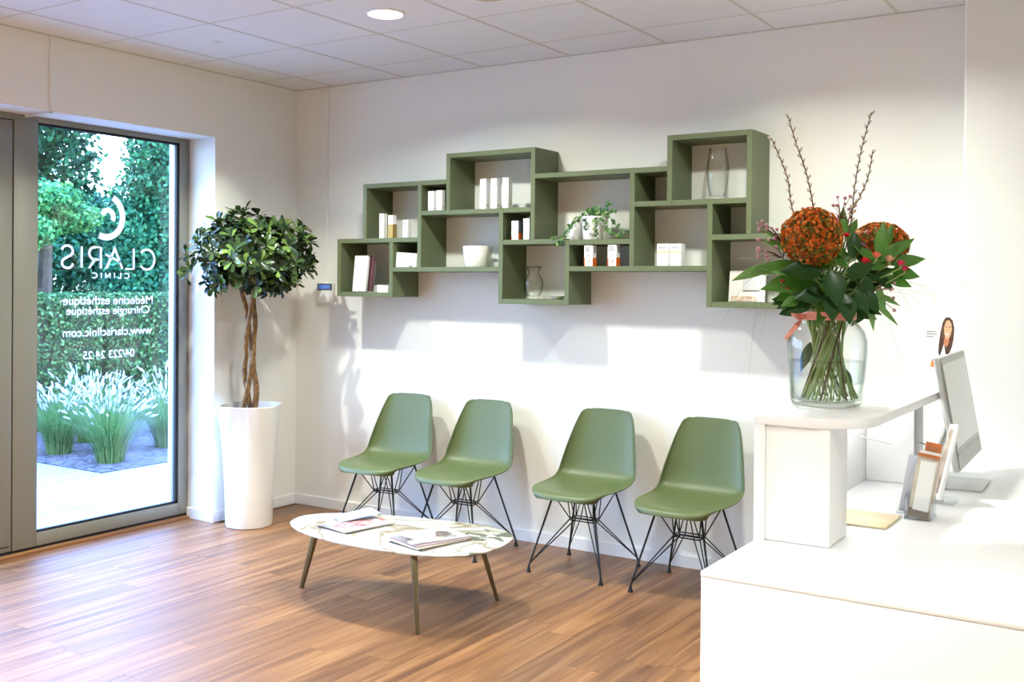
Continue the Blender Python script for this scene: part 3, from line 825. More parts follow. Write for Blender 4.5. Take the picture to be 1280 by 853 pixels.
# ================================================================= CHAIRS
def shell_mesh():
    # centre profile (y, z) from front lip to top edge; front is -y
    prof = [(-.262, .402), (-.260, .417), (-.240, .431), (-.19, .436), (-.12, .432), (-.04, .426), (.04, .423), (.10, .427), (.145, .441), (.175, .468), (.193, .508), (.207, .56), (.219, .62), (.231, .68), (.242, .735), (.249, .770), (.2535, .792), (.256, .805), (.2575, .813), (.258, .818)]
    hw =   [.172, .184, .198, .214, .2260, .2325, .234, .2345, .2345, .2330, .2290, .2200, .2080, .1940, .1790, .1665, .1540, .1410, .1250, .100]
    rise = [.000, .001, .003, .006, .011, .018, .027, .038, .050, .058, .061, .058, .050, .040, .030, .023, .018, .014, .010, .007]
    # direction in which edges are pulled (towards sitter)
    n = 24; vs = []; fs = []
    m = len(prof)
    for i, (y, z) in enumerate(prof):
        a = prof[max(i-1, 0)]; b = prof[min(i+1, m-1)]
        ty, tz = b[0]-a[0], b[1]-a[1]; l = math.hypot(ty, tz); ty /= l; tz /= l
        ny, nz = -tz, ty   # normal towards the sitter
        for k in range(n+1):
            s = -1+2*k/n
            x = hw[i]*sin(s*pi/2*.98)/sin(pi/2*.98)
            e = rise[i]*abs(s)**2.6
            lip = 0
            if abs(s) > .93 and 2 < i < m-1: lip = .004
            py = y+ny*(e-lip); pz = z+nz*(e-lip)
            fr_ = max(0, 1-i/5)
            py += fr_*.085*abs(s)**3
            pz -= .006*abs(s)**3*(i > m-4)
            vs.append((x, py, pz))
    for i in range(m-1):
        for k in range(n):
            a = i*(n+1)+k
            fs.append((a, a+1, a+n+2, a+n+1))
    return vs, fs
def make_chair(label, group):
    t = thing('shell_chair', label, 'chair', (0, 0, 0), 0, group)
    vs, fs = shell_mesh()
    s = MB().add(vs, fs).build('seat_shell', CHAIRG, t, smooth='all')
    sub = s.modifiers.new('sub', 'SUBSURF'); sub.levels = 1; sub.render_levels = 2
    so = s.modifiers.new('sol', 'SOLIDIFY'); so.thickness = .006; so.offset = 1; so.use_rim = True
    hub = MB()
    H = .262; hx, hy = .068, .030
    for zz in (H-.006, H+.006):
        hub.tube([(-hx, -hy, zz), (hx, -hy, zz)], .0033, 6); hub.tube([(-hx, hy, zz), (hx, hy, zz)], .0033, 6)
        hub.tube([(-hx, -hy, zz), (-hx, hy, zz)], .0033, 6); hub.tube([(hx, -hy, zz), (hx, hy, zz)], .0033, 6)
    hub.build('hub_frame', BLACKM, t, smooth='all')
    for sx in (-1, 1):
        for sy in (-1, 1):
            f = Vector((.212*sx, .208*sy, .030)); m = Vector((.118*sx, .120*sy, .402))
            mb = MB()
            # outer rod then the inner pair
            mb.tube([f-Vector((0, 0, .012)), f, m], .0055, 8)
            kf = f+(m-f)*.045
            h1 = Vector((hx*sx, hy*sy, H)); h2 = Vector((hx*.55*sx, hy*sy, H))
            mb.tube([kf, h1+Vector((.002*sx, 0, 0))], .0032, 6); mb.tube([kf, h2], .0032, 6)
            mb.tube([m-Vector((0, 0, .004)), h1], .0032, 6)
            # inner loop up to the centre mount
            lp = Vector((.040*sx, .085*sy, .395))
            mb.tube([h2, lp+Vector((0, 0, -.006)), lp, Vector((.055*sx, .085*sy, .389)), h1], .0030, 6)
            mb.tube([m, m+Vector((0, 0, .018))], .007, 8)
            leg = mb.build('leg', BLACKM, t, smooth='all')
            MB().lathe([(.001, 0), (.0135, 0), (.0135, .005), (.010, .010), (.0075, .022), (.006, .030), (.001, .031)], (f.x, f.y, 0), 14, False, False).build('foot_glide', GASK, leg, smooth=True)
    MB().tube([(-.118, -.12, .405), (-.118, .12, .405)], .004, 6).tube([(.118, -.12, .405), (.118, .12, .405)], .004, 6).build('mounting_bar', BLACKM, t, smooth='all')
    return t
g = 'row of green shell chairs'
ch = make_chair('leftmost green plastic shell chair on black wire legs, nearest the potted tree', g)
ch.location = (1.095, -.345, 0); ch.rotation_euler = (0, 0, R_(5))
dup(ch, (1.668, -.345, 0), R_(1), 'second green shell chair from the left, behind the coffee table')
dup(ch, (2.435, -.335, 0), R_(0), 'third green shell chair from the left, after the wide gap')
dup(ch, (3.04, -.36, 0), R_(-2), 'rightmost green shell chair, next to the white reception desk')

# ================================================================= COFFEE TABLE
def marble():
    m = bpy.data.materials.new('marble'); m.use_nodes = True
    n = m.node_tree; L = n.links; p = n.nodes['Principled BSDF']
    tcd = n.nodes.new('ShaderNodeTexCoord')
    w = n.nodes.new('ShaderNodeTexNoise'); w.inputs['Scale'].default_value = 1.7; w.inputs['Detail'].default_value = 7; w.inputs['Distortion'].default_value = 1.4
    L.new(tcd.outputs['Object'], w.inputs[0])
    cr = n.nodes.new('ShaderNodeValToRGB'); e = cr.color_ramp.elements
    e[0].position = 0; e[0].color = (*lin((196, 195, 190)), 1); e[1].position = 1; e[1].color = (*lin((196, 195, 190)), 1)
    for ps, c in ((.44, (196, 195, 190)), (.475, (172, 166, 152)), (.49, (134, 114, 80)), (.505, (176, 168, 152)), (.54, (198, 197, 192)), (.60, (186, 184, 176)), (.625, (150, 144, 124)), (.645, (92, 92, 76)), (.74, (104, 104, 88))):
        x = e.new(ps); x.color = (*lin(c), 1)
    L.new(w.outputs[0], cr.inputs[0])
    ds = n.nodes.new('ShaderNodeVectorMath'); ds.operation = 'DISTANCE'; ds.inputs[1].default_value = (.38, .18, .33); L.new(tcd.outputs['Object'], ds.inputs[0])
    mk = n.nodes.new('ShaderNodeMapRange'); mk.inputs[1].default_value = .10; mk.inputs[2].default_value = .30; mk.inputs[3].default_value = .15; mk.inputs[4].default_value = -.3
    L.new(ds.outputs['Value'], mk.inputs[0])
    w2 = n.nodes.new('ShaderNodeTexNoise'); w2.inputs['Scale'].default_value = 7; w2.inputs['Detail'].default_value = 6; w2.inputs['Distortion'].default_value = 1.
    L.new(tcd.outputs['Object'], w2.inputs[0])
    ad = n.nodes.new('ShaderNodeMath'); ad.operation = 'ADD'; L.new(w2.outputs[0], ad.inputs[0]); L.new(mk.outputs[0], ad.inputs[1])
    th = n.nodes.new('ShaderNodeMapRange'); th.inputs[1].default_value = .62; th.inputs[2].default_value = .67; L.new(ad.outputs[0], th.inputs[0])
    mxx = n.nodes.new('ShaderNodeMix'); mxx.data_type = 'RGBA'; L.new(th.outputs[0], mxx.inputs[0]); L.new(cr.outputs[0], mxx.inputs[6]); mxx.inputs[7].default_value = (*lin((98, 98, 80)), 1)
    L.new(mxx.outputs[2], p.inputs['Base Color'])
    p.inputs['Roughness'].default_value = .16
    return m
OUT = [(1.407, -1.425), (1.379, -1.314), (1.439, -1.216), (1.57, -1.126), (1.831, -1.041), (2.091, -.995), (2.249, -.985), (2.384, -1.012), (2.475, -1.076), (2.52, -1.181), (2.538, -1.322), (2.512, -1.436), (2.44, -1.525), (2.329, -1.580), (2.166, -1.612), (2.003, -1.621), (1.808, -1.609), (1.626, -1.570), (1.481, -1.500)]
tcx, tcy = 1.97, -1.30
t = thing('coffee_table', 'low pebble shaped marble coffee table on three slim bronze legs', 'table', (tcx, tcy, 0))
def smooth_closed(P, k=6):
    res = []; n = len(P)
    for i in range(n):
        p0, p1, p2, p3 = [Vector(P[(i+j-1) % n]) for j in range(4)]
        for q in range(k):
            u = q/k
            res.append(.5*((2*p1)+(-p0+p2)*u+(2*p0-5*p1+4*p2-p3)*u*u+(-p0+3*p1-3*p2+p3)*u**3))
    return res
O2 = smooth_closed(OUT)
def ring(z, inset):
    return [((p.x-tcx)*(1-inset/.5), (p.y-tcy)*(1-inset/.3), z) for p in O2]
n = len(O2); vs = ring(.316, .012)+ring(.320, .003)+ring(.3265, .0)+ring(.3300, .003)
fs = [tuple(range(n-1, -1, -1))]+[(a*n+k, a*n+(k+1) % n, (a+1)*n+(k+1) % n, (a+1)*n+k) for a in range(3) for k in range(n)]+[tuple(3*n+k for k in range(n))]
MB().add(vs, fs).build('table_top', marble(), t, smooth=True)
for fx, fy in ((1.452, -1.40), (2.343, -1.613), (2.362, -1.035)):
    foot = Vector((fx-tcx, fy-tcy, 0)); d = Vector((foot.x, foot.y, 0)); top = d*.80
    top.z = .316
    if fx < 2: top = d*.83; top.z = .316
    lg = MB(); ax = (top-foot).normalized(); u = ax.cross(Vector((0, 0, 1)).cross(ax)).normalized()
    vs = []
    for (pp, hw_) in ((foot, .0085), (top, .0145)):
        uu = Vector((1, 0, 0)); ww = Vector((0, 1, 0)); a = math.atan2(foot.y, foot.x)
        uu = Vector((cos(a), sin(a), 0)); ww = Vector((-sin(a), cos(a), 0))
        vs += [pp+uu*hw_+ww*hw_, pp-uu*hw_+ww*hw_, pp-uu*hw_-ww*hw_, pp+uu*hw_-ww*hw_]
    lg.add(vs, [(3, 2, 1, 0), (4, 5, 6, 7), (0, 1, 5, 4), (1, 2, 6, 5), (2, 3, 7, 6), (3, 0, 4, 7)])
    lo_ = lg.build('leg', BRONZE, t, bevel=.0015, smooth=True)
    MB().lathe([(.009, 0), (.009, .004)], (foot.x, foot.y, 0), 12).build('foot_pad', GASK, lo_)

# magazines
def magmat(name, cols, scale, rough=.3, seed=0):
    m = bpy.data.materials.new(name); m.use_nodes = True
    n = m.node_tree; L = n.links; p = n.nodes['Principled BSDF']
    tcd = n.nodes.new('ShaderNodeTexCoord'); mp = n.nodes.new('ShaderNodeMapping'); mp.inputs['Location'].default_value = (seed*3.1, seed*1.7, 0)
    L.new(tcd.outputs['Object'], mp.inputs[0])
    w = n.nodes.new('ShaderNodeTexNoise'); w.inputs['Scale'].default_value = scale; w.inputs['Detail'].default_value = 2; w.inputs['Distortion'].default_value = .8
    L.new(mp.outputs[0], w.inputs[0])
    cr = n.nodes.new('ShaderNodeValToRGB'); e = cr.color_ramp.elements
    k = len(cols); e[0].position = .3; e[0].color = (*lin(cols[0]), 1); e[1].position = .72; e[1].color = (*lin(cols[-1]), 1)
    for i in range(1, k-1):
        x = e.new(.3+.42*i/(k-1)); x.color = (*lin(cols[i]), 1)
    L.new(w.outputs[0], cr.inputs[0]); L.new(cr.outputs[0], p.inputs['Base Color']); p.inputs['Roughness'].default_value = rough
    return m
PAGES = mat('magazine_pages', (200, 192, 180), .6)
M1 = magmat('pink_cover', [(176, 56, 76), (206, 150, 148), (204, 198, 198), (198, 196, 206), (140, 126, 180)], 9, seed=1)
M2 = magmat('white_cover', [(70, 62, 62), (176, 172, 176), (204, 202, 204), (200, 198, 200), (150, 116, 118)], 8, seed=4)
M3 = mat('dark_cover', (44, 30, 30), .35); M4 = mat('cream_cover', (226, 214, 190), .35); M5 = mat('mauve_cover', (150, 128, 134), .35)
def magazine(x, y, z, w, d, th, rz, m, label, extra=None, group='magazines on the coffee table'):
    t = thing('magazine', label, 'magazine', (x, y, z), rz, group)
    box('pages', -w/2+.002, w/2-.002, -d/2+.002, d/2-.002, .0006, th-.0006, PAGES, t)
    box('cover', -w/2, w/2, -d/2, d/2, th-.0006, th, m, t, 0)
    box('back_cover', -w/2, w/2, -d/2, d/2, 0, .0006, m, t)
    box('spine', -w/2-.0003, -w/2+.002, -d/2, d/2, 0, th, m, t)
    if extra: extra(t, th)
    return t
a1 = R_(-6)
zt_ = .3302
magazine(1.742, -1.338, zt_, .285, .215, .004, R_(82), M3, 'dark covered magazine at the bottom of the left stack on the table')
magazine(1.748, -1.330, zt_+.0042, .282, .215, .004, R_(76), M4, 'cream covered magazine in the middle of the left stack on the table')
def cover_pink(t, th):
    MB().add([(-.09, -.03, th+.0002), (-.02, -.075, th+.0002), (.06, -.05, th+.0002), (.10, .02, th+.0002), (.04, .075, th+.0002), (-.06, .05, th+.0002)], [(0, 1, 2, 3, 4, 5)]).build('cover_photo', mat('pink_print', (176, 60, 78), .3, rgb2=(220, 180, 176), nscale=40), t)
magazine(1.755, -1.325, zt_+.0084, .282, .212, .004, R_(80), M1, 'pink and white fashion magazine on top of the left stack', cover_pink)
t = magazine(1.665, -1.245, zt_+.0126, .20, .15, .002, R_(60), mat('pale_blue_cover', (170, 192, 220), .3), 'pale blue leaflet lifting at the far corner of the left stack')
t.rotation_euler = (R_(0), R_(-7), R_(60)); t.location.z = zt_+.0255
a2 = R_(78)
magazine(2.225, -1.375, zt_, .295, .225, .005, a2, M3, 'dark magazine at the bottom of the right stack on the table')
magazine(2.218, -1.372, zt_+.0052, .295, .225, .004, R_(74), M4, 'cream magazine second from the bottom of the right stack')
magazine(2.215, -1.360, zt_+.0094, .295, .225, .004, R_(70), M5, 'mauve magazine third from the bottom of the right stack')
def cover_dark(t, th):
    MB().add([(.01, -.04, th+.0002), (.05, -.06, th+.0002), (.10, -.04, th+.0002), (.105, .02, th+.0002), (.07, .055, th+.0002), (.045, .03, th+.0002), (.03, .0, th+.0002)], [(0, 1, 2, 3, 4, 5, 6)]).build('cover_photo', mat('dark_hair_print', (54, 46, 44), .3, rgb2=(120, 100, 92), nscale=30), t)
    MB().add([(-.02, -.09, th+.0002), (.03, -.09, th+.0002), (.04, -.055, th+.0002), (.0, -.045, th+.0002)], [(0, 1, 2, 3)]).build('cover_photo', mat('tan_print', (206, 170, 140), .3), t)
magazine(2.195, -1.345, zt_+.0136, .29, .22, .004, R_(66), M2, 'white magazine with a dark haired cover photo on top of the right stack', cover_dark)

# ================================================================= RECEPTION DESK
DX0, DY0, DZ = 4.017, -2.535, .74
def slabpoly(pts, z0, z1, nm, m, par, bev=.004):
    n_ = len(pts)
    vs = [(p[0], p[1], z0) for p in pts]+[(p[0], p[1], z1) for p in pts]
    return MB().add(vs, [tuple(range(n_-1, -1, -1)), tuple(range(n_, 2*n_))]+[(k, (k+1) % n_, n_+(k+1) % n_, n_+k) for k in range(n_)]).build(nm, m, par, bevel=bev, smooth=True)
t = thing('reception_desk', 'wide glossy white reception desk filling the lower right of the photo', 'desk', (0, 0, 0))
slabpoly([(DX0, DY0), (5.05, DY0), (5.05, -.2555), (4.0415, -.2555), (4.0415, -2.121), (DX0, -2.121)], DZ-.014, DZ, 'worktop', WHITE, t, .002)
MB().box(DX0+.001, 5.049, DY0+.001, DY0+.04, 0, DZ-.0145).build('front_panel', WHITE, t, bevel=.003, smooth=True)
MB().box(DX0+.001, DX0+.03, DY0+.041, -2.13, 0, DZ-.0145).build('side_panel', WHITE, t, bevel=.003, smooth=True)
MB().box(5.02, 5.049, DY0+.041, -.26, 0, DZ-.0145).build('side_panel', WHITE, t, bevel=.003, smooth=True)

t = thing('reception_counter', 'raised white counter with a rounded top slab carrying the flower vase', 'counter', (0, 0, 0))
# top slab with rounded inner corner
cs = [(4.009, -2.12)]
rr = .16; cx_, cy_ = 4.33-rr, -2.12+rr
cs += [(cx_+rr*cos(a), cy_+rr*sin(a)) for a in [R_(-90+90*k/12) for k in range(13)]]
cy2 = -.66-.10
cs += [(4.33-.10+.10*cos(R_(90*k/8)), cy2+.10*sin(R_(90*k/8))) for k in range(9)]
cs += [(4.009+.10+.10*cos(R_(90+90*k/8)), cy2+.10*sin(R_(90+90*k/8))) for k in range(9)]
slabpoly(cs, 1.082, 1.112, 'counter_top', WHITE, t)
box('outer_panel', 4.009, 4.0405, -2.12, -.76, 0, 1.082, WHITE, t, .002)
box('support_column', 4.041, 4.232, -2.108, -1.925, DZ+.0008, 1.081, WHITE, t, .003)
box('support_column', 4.041, 4.220, -.96, -.80, DZ+.0008, 1.081, WHITE, t, .003)

box('led_strip', 4.075, 4.087, -1.90, -1.00, 1.076, 1.0815, mat('led_diffuser', (255, 255, 255), .5, emit=30.), t)
# bamboo tray
t = MB().box(4.10, 4.312, -1.780, -1.568, .7412, .7475).build('wooden_board', mat('pale_bamboo', (222, 208, 170), .45, rgb2=(206, 190, 150), nscale=6, stretch=(1, 20, 1)), bevel=.002, smooth=True)
tag(t, 'small pale bamboo board lying on the desk under the raised counter', 'board')

# monitor
ALU = mat('silver_aluminium', (196, 198, 196), .35, metal=.6)
th_ = R_(2)
t = thing('desktop_computer', 'silver flat screen computer standing at the back of the white desk', 'computer', (4.414, -1.115, .7405), th_)
# local: y along the screen, x = facing normal ; tilt back
tilt = .075/.41
Zt = Vector((-tilt, 0, 1)).normalized(); Nn = Vector((1, 0, tilt)).normalized()
def scr(name, y0, y1, z0, z1, off, th, m, bev=.0):
    c = Vector((0, (y0+y1)/2, .09))+Zt*(z0+z1)/2+Nn*off
    return MB().obox(c, [Nn, (0, 1, 0), Zt], th/2, (y1-y0)/2, (z1-z0)/2).build(name, m, t, bevel=bev, smooth=bool(bev))
scr('screen_housing', 0, .60, 0, .415, -.014, .024, ALU, .006)
scr('bezel', .004, .596, .062, .411, -.0012, .0016, mat('grey_reflection_bezel', (118, 118, 106), .2, spec=.6), 0)  # mid grey stands in for white reflected in the bezel
scr('chin', .004, .596, .004, .060, -.0012, .0018, mat('chin_grey', (136, 134, 120), .25), 0)
scr('screen', .026, .574, .082, .388, -.0, .0016, mat('pale_reflection_screen', (206, 207, 198), .12, spec=.6), 0)  # pale base colour stands in for the white reflected on the screen
MB().add([(-.03, .30, .28), (-.10, .20, .006), (-.10, .40, .006)], [])
st_ = MB(); 
st_.add([(-.05, .21, .30), (-.05, .39, .30), (-.15, .39, .008), (-.15, .21, .008), (-.062, .21, .30), (-.062, .39, .30), (-.162, .39, .008), (-.162, .21, .008)], [(0, 3, 2, 1), (4, 5, 6, 7), (0, 1, 5, 4), (1, 2, 6, 5), (2, 3, 7, 6), (3, 0, 4, 7)])
st_.build('stand_arm', ALU, t, bevel=.002, smooth=True)
box('stand_foot', -.162, .055, .14, .40, 0, .007, ALU, t, .003)
# cable
c = MB().tube([(4.062, -1.12, .93), (4.10, -1.0, .90), (4.16, -.93, .88), (4.22, -.87, .89), (4.30, -.85, .87), (4.31, -.84, .76)], .003, 6).build('cable', MATTW, smooth='all')
tag(c, 'thin pale cable hanging behind the computer under the counter', 'cable')

# brochure holder
t = thing('brochure_holder', 'clear acrylic holder full of brochures in orange, grey and brown on the desk', 'brochure holder', (4.352, -1.560, .7405), R_(4))
h = MB(); h.box(-.030, .052, -.030, -.028, .003, .075); h.box(-.030, -.028, -.028, .10, 0, .075); h.box(.050, .052, -.028, .10, 0, .075); h.box(-.03, .052, -.03, .10, 0, .003)
h.add([(-.03, .06, .003), (.052, .06, .003), (.052, .10, .20), (-.03, .10, .20), (-.03, .063, .003), (.052, .063, .003), (.052, .103, .20), (-.03, .103, .20)], [(0, 1, 2, 3), (7, 6, 5, 4), (0, 3, 7, 4), (1, 5, 6, 2), (3, 2, 6, 7)])
h.build('acrylic_holder', ACRYL, t)
BW = mat('brown_print', (120, 92, 70), .4, rgb2=(196, 186, 168), nscale=18); GW = mat('greige_print', (176, 168, 150), .4, rgb2=(206, 200, 186), nscale=14)
OW = mat('orange_cover', (206, 108, 44), .4, rgb2=(150, 96, 60), nscale=22)
tl = Vector((.14, .20, 1)).normalized(); tx = Vector((1, 0, -.14)).normalized(); ty = tl.cross(tx)
def bro(x0, x1, y0, h_, m, th=.0025, nm='brochure'):
    c = Vector(((x0+x1)/2, y0, .006))+tl*h_/2
    return MB().obox(c, [tx, ty, tl], (x1-x0)/2, th, h_/2).build(nm, m, t, bevel=.0005, bseg=1)
bro(-.022, .044, -.020, .190, GW); bro(-.022, .044, -.0125, .196, BW); bro(-.024, .044, -.004, .206, OW); bro(-.022, .042, .006, .202, mat('navy_print', (70, 80, 104), .4)); 
bro(-.022, .042, .016, .212, CARD); bro(-.010, .040, .028, .240, OW); bro(-.004, .046, .038, .232, CARD)
# white block print on front brochure
c = Vector((.014, -.0245, .006))+tl*.105
MB().obox(c, [tx, ty, tl], .024, .0006, .080).build('cover_print', mat('silver_print', (226, 226, 224), .35), t)
c = Vector((.010, -.0245, .006))+tl*.016
MB().obox(c, [tx, ty, tl], .032, .0006, .014).build('cover_print', mat('taupe_print', (116, 104, 92), .35), t)
t2 = thing('brochure_holder', 'grey blue leaflet leaning in a small clear stand, left of the brochure holder', 'leaflet holder', (4.305, -1.50, .7405), R_(4))
t = t2
bro(-.018, .016, 0, .190, mat('blue_grey_print', (186, 192, 204), .4)); MB().box(-.024, .022, -.012, -.010, 0, .07).box(-.024, .022, -.012, .04, 0, .002).build('acrylic_stand', ACRYL, t)
# leaning white picture stand
t = thing('display_stand', 'white framed display stand leaning back in front of the screen', 'display stand', (4.385, -1.235, .7405), R_(0))
tl = Vector((.19, .24, 1)).normalized(); tx = Vector((.45, -.9, .13)); tx = (tx-tl*tx.dot(tl)).normalized(); ty = tl.cross(tx)
MB().obox(Vector((0, 0, .142)), [tx, ty, tl], .045, .006, .135).build('frame', WHITE, t, bevel=.002, smooth=True)
MB().obox(Vector((0, 0, .142))+ty*-.0063+tx*-.004, [tx, ty, tl], .024, .001, .115).build('picture', BW, t)
MB().obox(Vector((0, 0, .142))+ty*.0063+tx*-.004, [tx, ty, tl], .024, .001, .115).build('picture', BW, t)
MB().obox(Vector((0, .0, .006)), [(1, 0, 0), (0, 1, 0), (0, 0, 1)], .035, .05, .0055).build('stand_base', ACRYL, t)

# wall poster with a woman
t = thing('wall_poster', 'white poster with a smiling dark haired woman on the wall above the computer', 'poster', (0, 0, 0))
box('paper', 4.030, 4.245, -.003, -.0006, 1.04, 1.42, mat('poster_paper', (243, 243, 242), .5), t)
def flat(name, pts, y, m):
    n_ = len(pts)
    vs = [(p[0], y, p[1]) for p in pts]+[(p[0], y+.0006, p[1]) for p in pts]
    MB().add(vs, [tuple(range(n_)), tuple(range(2*n_-1, n_-1, -1))]+[(k, n_+k, n_+(k+1) % n_, (k+1) % n_) for k in range(n_)]).build(name, m, t)
HAIR = mat('hair_print', (58, 36, 28), .5, rgb2=(96, 60, 42), nscale=40, stretch=(1, 1, .2)); SKIN = mat('skin_print', (232, 180, 142), .5)
px = lambda u, v: (4.155+(u-1179)*.00455, 1.345+(400-v)*.00386)
flat('shirt', [px(*p) for p in ((1168, 458), (1170, 446), (1174, 436), (1177, 430), (1181, 432), (1184, 442), (1183, 458))], -.0036, mat('shirt_print', (238, 240, 246), .5))
flat('hair', [px(*p) for p in ((1178, 397.5), (1182, 397), (1185, 401), (1186.5, 410), (1186, 422), (1184.5, 432), (1182, 440), (1179, 446), (1178, 438), (1177, 428), (1175, 436), (1173, 444), (1171.5, 440), (1172, 428), (1173.5, 414), (1175.5, 403))], -.0042, HAIR)
flat('face', [px(*p) for p in ((1179, 401), (1182, 400.5), (1184, 405), (1184.3, 412), (1183, 419), (1181, 423), (1178.5, 422.5), (1177, 417), (1176.7, 409))], -.0048, SKIN)
flat('neck', [px(*p) for p in ((1177.6, 420), (1182, 421), (1181.3, 429), (1179, 433), (1176.5, 428))], -.0045, mat('neck_print', (206, 132, 92), .5))
flat('smile', [px(*p) for p in ((1178.2, 416), (1181.6, 416.4), (1180.2, 418.6), (1178.8, 418.4))], -.0052, mat('smile_print', (250, 244, 240), .5))
flat('eye', [px(*p) for p in ((1177.6, 408), (1179.2, 408), (1179.2, 409), (1177.6, 409))], -.0052, HAIR)
flat('eye', [px(*p) for p in ((1181.2, 408.2), (1182.9, 408.3), (1182.9, 409.2), (1181.2, 409.2))], -.0052, HAIR)
flat('arm', [px(*p) for p in ((1163.5, 457), (1165.5, 448), (1168.5, 447), (1168.8, 457.5))], -.0040, mat('arm_print', (226, 142, 70), .5))
for k, (zz, w_) in enumerate(((414, 9), (417, 10), (420, 7))):
    flat('text_line', [px(1160, zz), px(1160+w_, zz+.3), px(1160+w_, zz+1.3), px(1160, zz+1)], -.0036, INK)
for k, (zz, w_) in enumerate(((401, 8), (404, 9), (407, 8), (410, 9))):
    flat('text_line', [px(1161, zz), px(1161+w_, zz+.3), px(1161+w_, zz+.9), px(1161, zz+.6)], -.0036, mat('faint_ink', (206, 206, 210), .6))

# ================================================================= FLOWER VASE
BX, BY, BZ = 4.115, -1.751, 1.1125
RV = Vector((.844, .536, 0)); FV = Vector((-.536, .844, 0))
def bq(a, c, h): return Vector((BX, BY, BZ))+RV*a+FV*c+Vector((0, 0, h))
t = thing('flower_vase', 'large clear glass jar with water and a coral ribbon on the raised counter', 'vase', (BX, BY, BZ))
outer = [(.001, .001), (.095, .0), (.108, .006), (.113, .020), (.119, .10), (.1245, .17), (.125, .205), (.117, .235), (.100, .258), (.086, .272), (.084, .285), (.0865, .306), (.088, .310)]
inner = [(r_-.004, z_+(.0 if i > 2 else .012)) for i, (r_, z_) in enumerate(outer)]
inner[0] = (.001, .016); inner[1] = (.093, .014)
MB().lathe(outer+[(x_[0], x_[1]) for x_ in reversed(inner)], n=56, close_b=False, close_t=False).build('glass_body', GLASS_V, t, smooth='all')
MB().lathe([(.001, .017), (.092, .018), (.104, .030), (.114, .10), (.1175, .142), (.001, .142)], n=56, close_b=False, close_t=False).build('water', WATER, t, smooth=True)
RIB = mat('coral_ribbon', (240, 140, 120), .5, rgb2=(250, 184, 168), nscale=30, stretch=(1, 1, 8))
rb = MB(); 
rb.lathe([(.0885, .274), (.0905, .276), (.0905, .299), (.0885, .301)], n=48, close_b=False, close_t=False)
rb.build('ribbon', RIB, t, smooth=True)
q = Vector((0, 0, 0))
def lb(a, c, h): return RV*a+FV*c+Vector((0, 0, h))
rb = MB()
rb.add([lb(-.082, -.035, .288), lb(-.125, -.05, .312), lb(-.128, -.045, .290), lb(-.105, -.05, .272), lb(-.084, -.037, .280)], [(0, 1, 2, 3, 4)])
rb.add([lb(-.084, -.036, .282), lb(-.118, -.052, .262), lb(-.150, -.05, .215), lb(-.142, -.05, .210), lb(-.105, -.05, .250)], [(0, 1, 2, 3, 4)])
rb.add([lb(-.080, -.04, .294), lb(-.094, -.052, .292), lb(-.094, -.05, .276), lb(-.080, -.04, .276)], [(0, 1, 2, 3)])
o = rb.build('ribbon_bow', RIB, t); md = o.modifiers.new('s', 'SOLIDIFY'); md.thickness = .001

r = random.Random(99)
STEM = mat('flower_stem', (116, 150, 76), .5, rgb2=(140, 160, 92), nscale=20)
STEMB = mat('twig_brown', (96, 70, 46), .7, noise=.3, nscale=40)
def stem_path(tip, i):
    """from the bottom of the jar, through the neck, up to the flower"""
    a = 2.399*i; base = Vector((BX, BY, BZ+.022))+Vector((cos(a), sin(a), 0))*(.060+.038*((i*.37) % 1))
    neck = Vector((BX, BY, BZ+.285))+Vector((cos(a+1.9), sin(a+1.9), 0))*(.040+.034*((i*.61) % 1))
    neck2 = neck.lerp(Vector(tip), .25)+Vector((0, 0, .012))
    m1 = base.lerp(neck, .5)
    return [base, m1, neck, neck2, Vector(tip)]
def curve3(P, k=6):
    res = []; n_ = len(P)
    for i in range(n_-1):
        p0 = P[max(i-1, 0)]; p1 = P[i]; p2 = P[i+1]; p3 = P[min(i+2, n_-1)]
        for q_ in range(k):
            u = q_/k
            res.append(.5*((2*p1)+(-p0+p2)*u+(2*p0-5*p1+4*p2-p3)*u*u+(-p0+3*p1-3*p2+p3)*u**3))
    res.append(P[-1]); return res
sid = [0]
def flower_thing(name, label, cat, tip, group, rstem=.0026, m=None):
    i = sid[0]; sid[0] += 1
    pts = curve3(stem_path(tip, i)); base = pts[0]
    t = thing(name, label, cat, base, 0, group)
    MB().tube([p-base for p in pts], rstem, 6).build('stem', m or STEM, t, smooth='all')
    return t, base, pts
CEL = leafmat('orange_bloom', (196, 92, 26), (232, 120, 36), (248, 160, 76), .6, .1)
CELB = mat('olive_bloom_core', (108, 110, 52), .9, rgb2=(150, 96, 40), nscale=60)
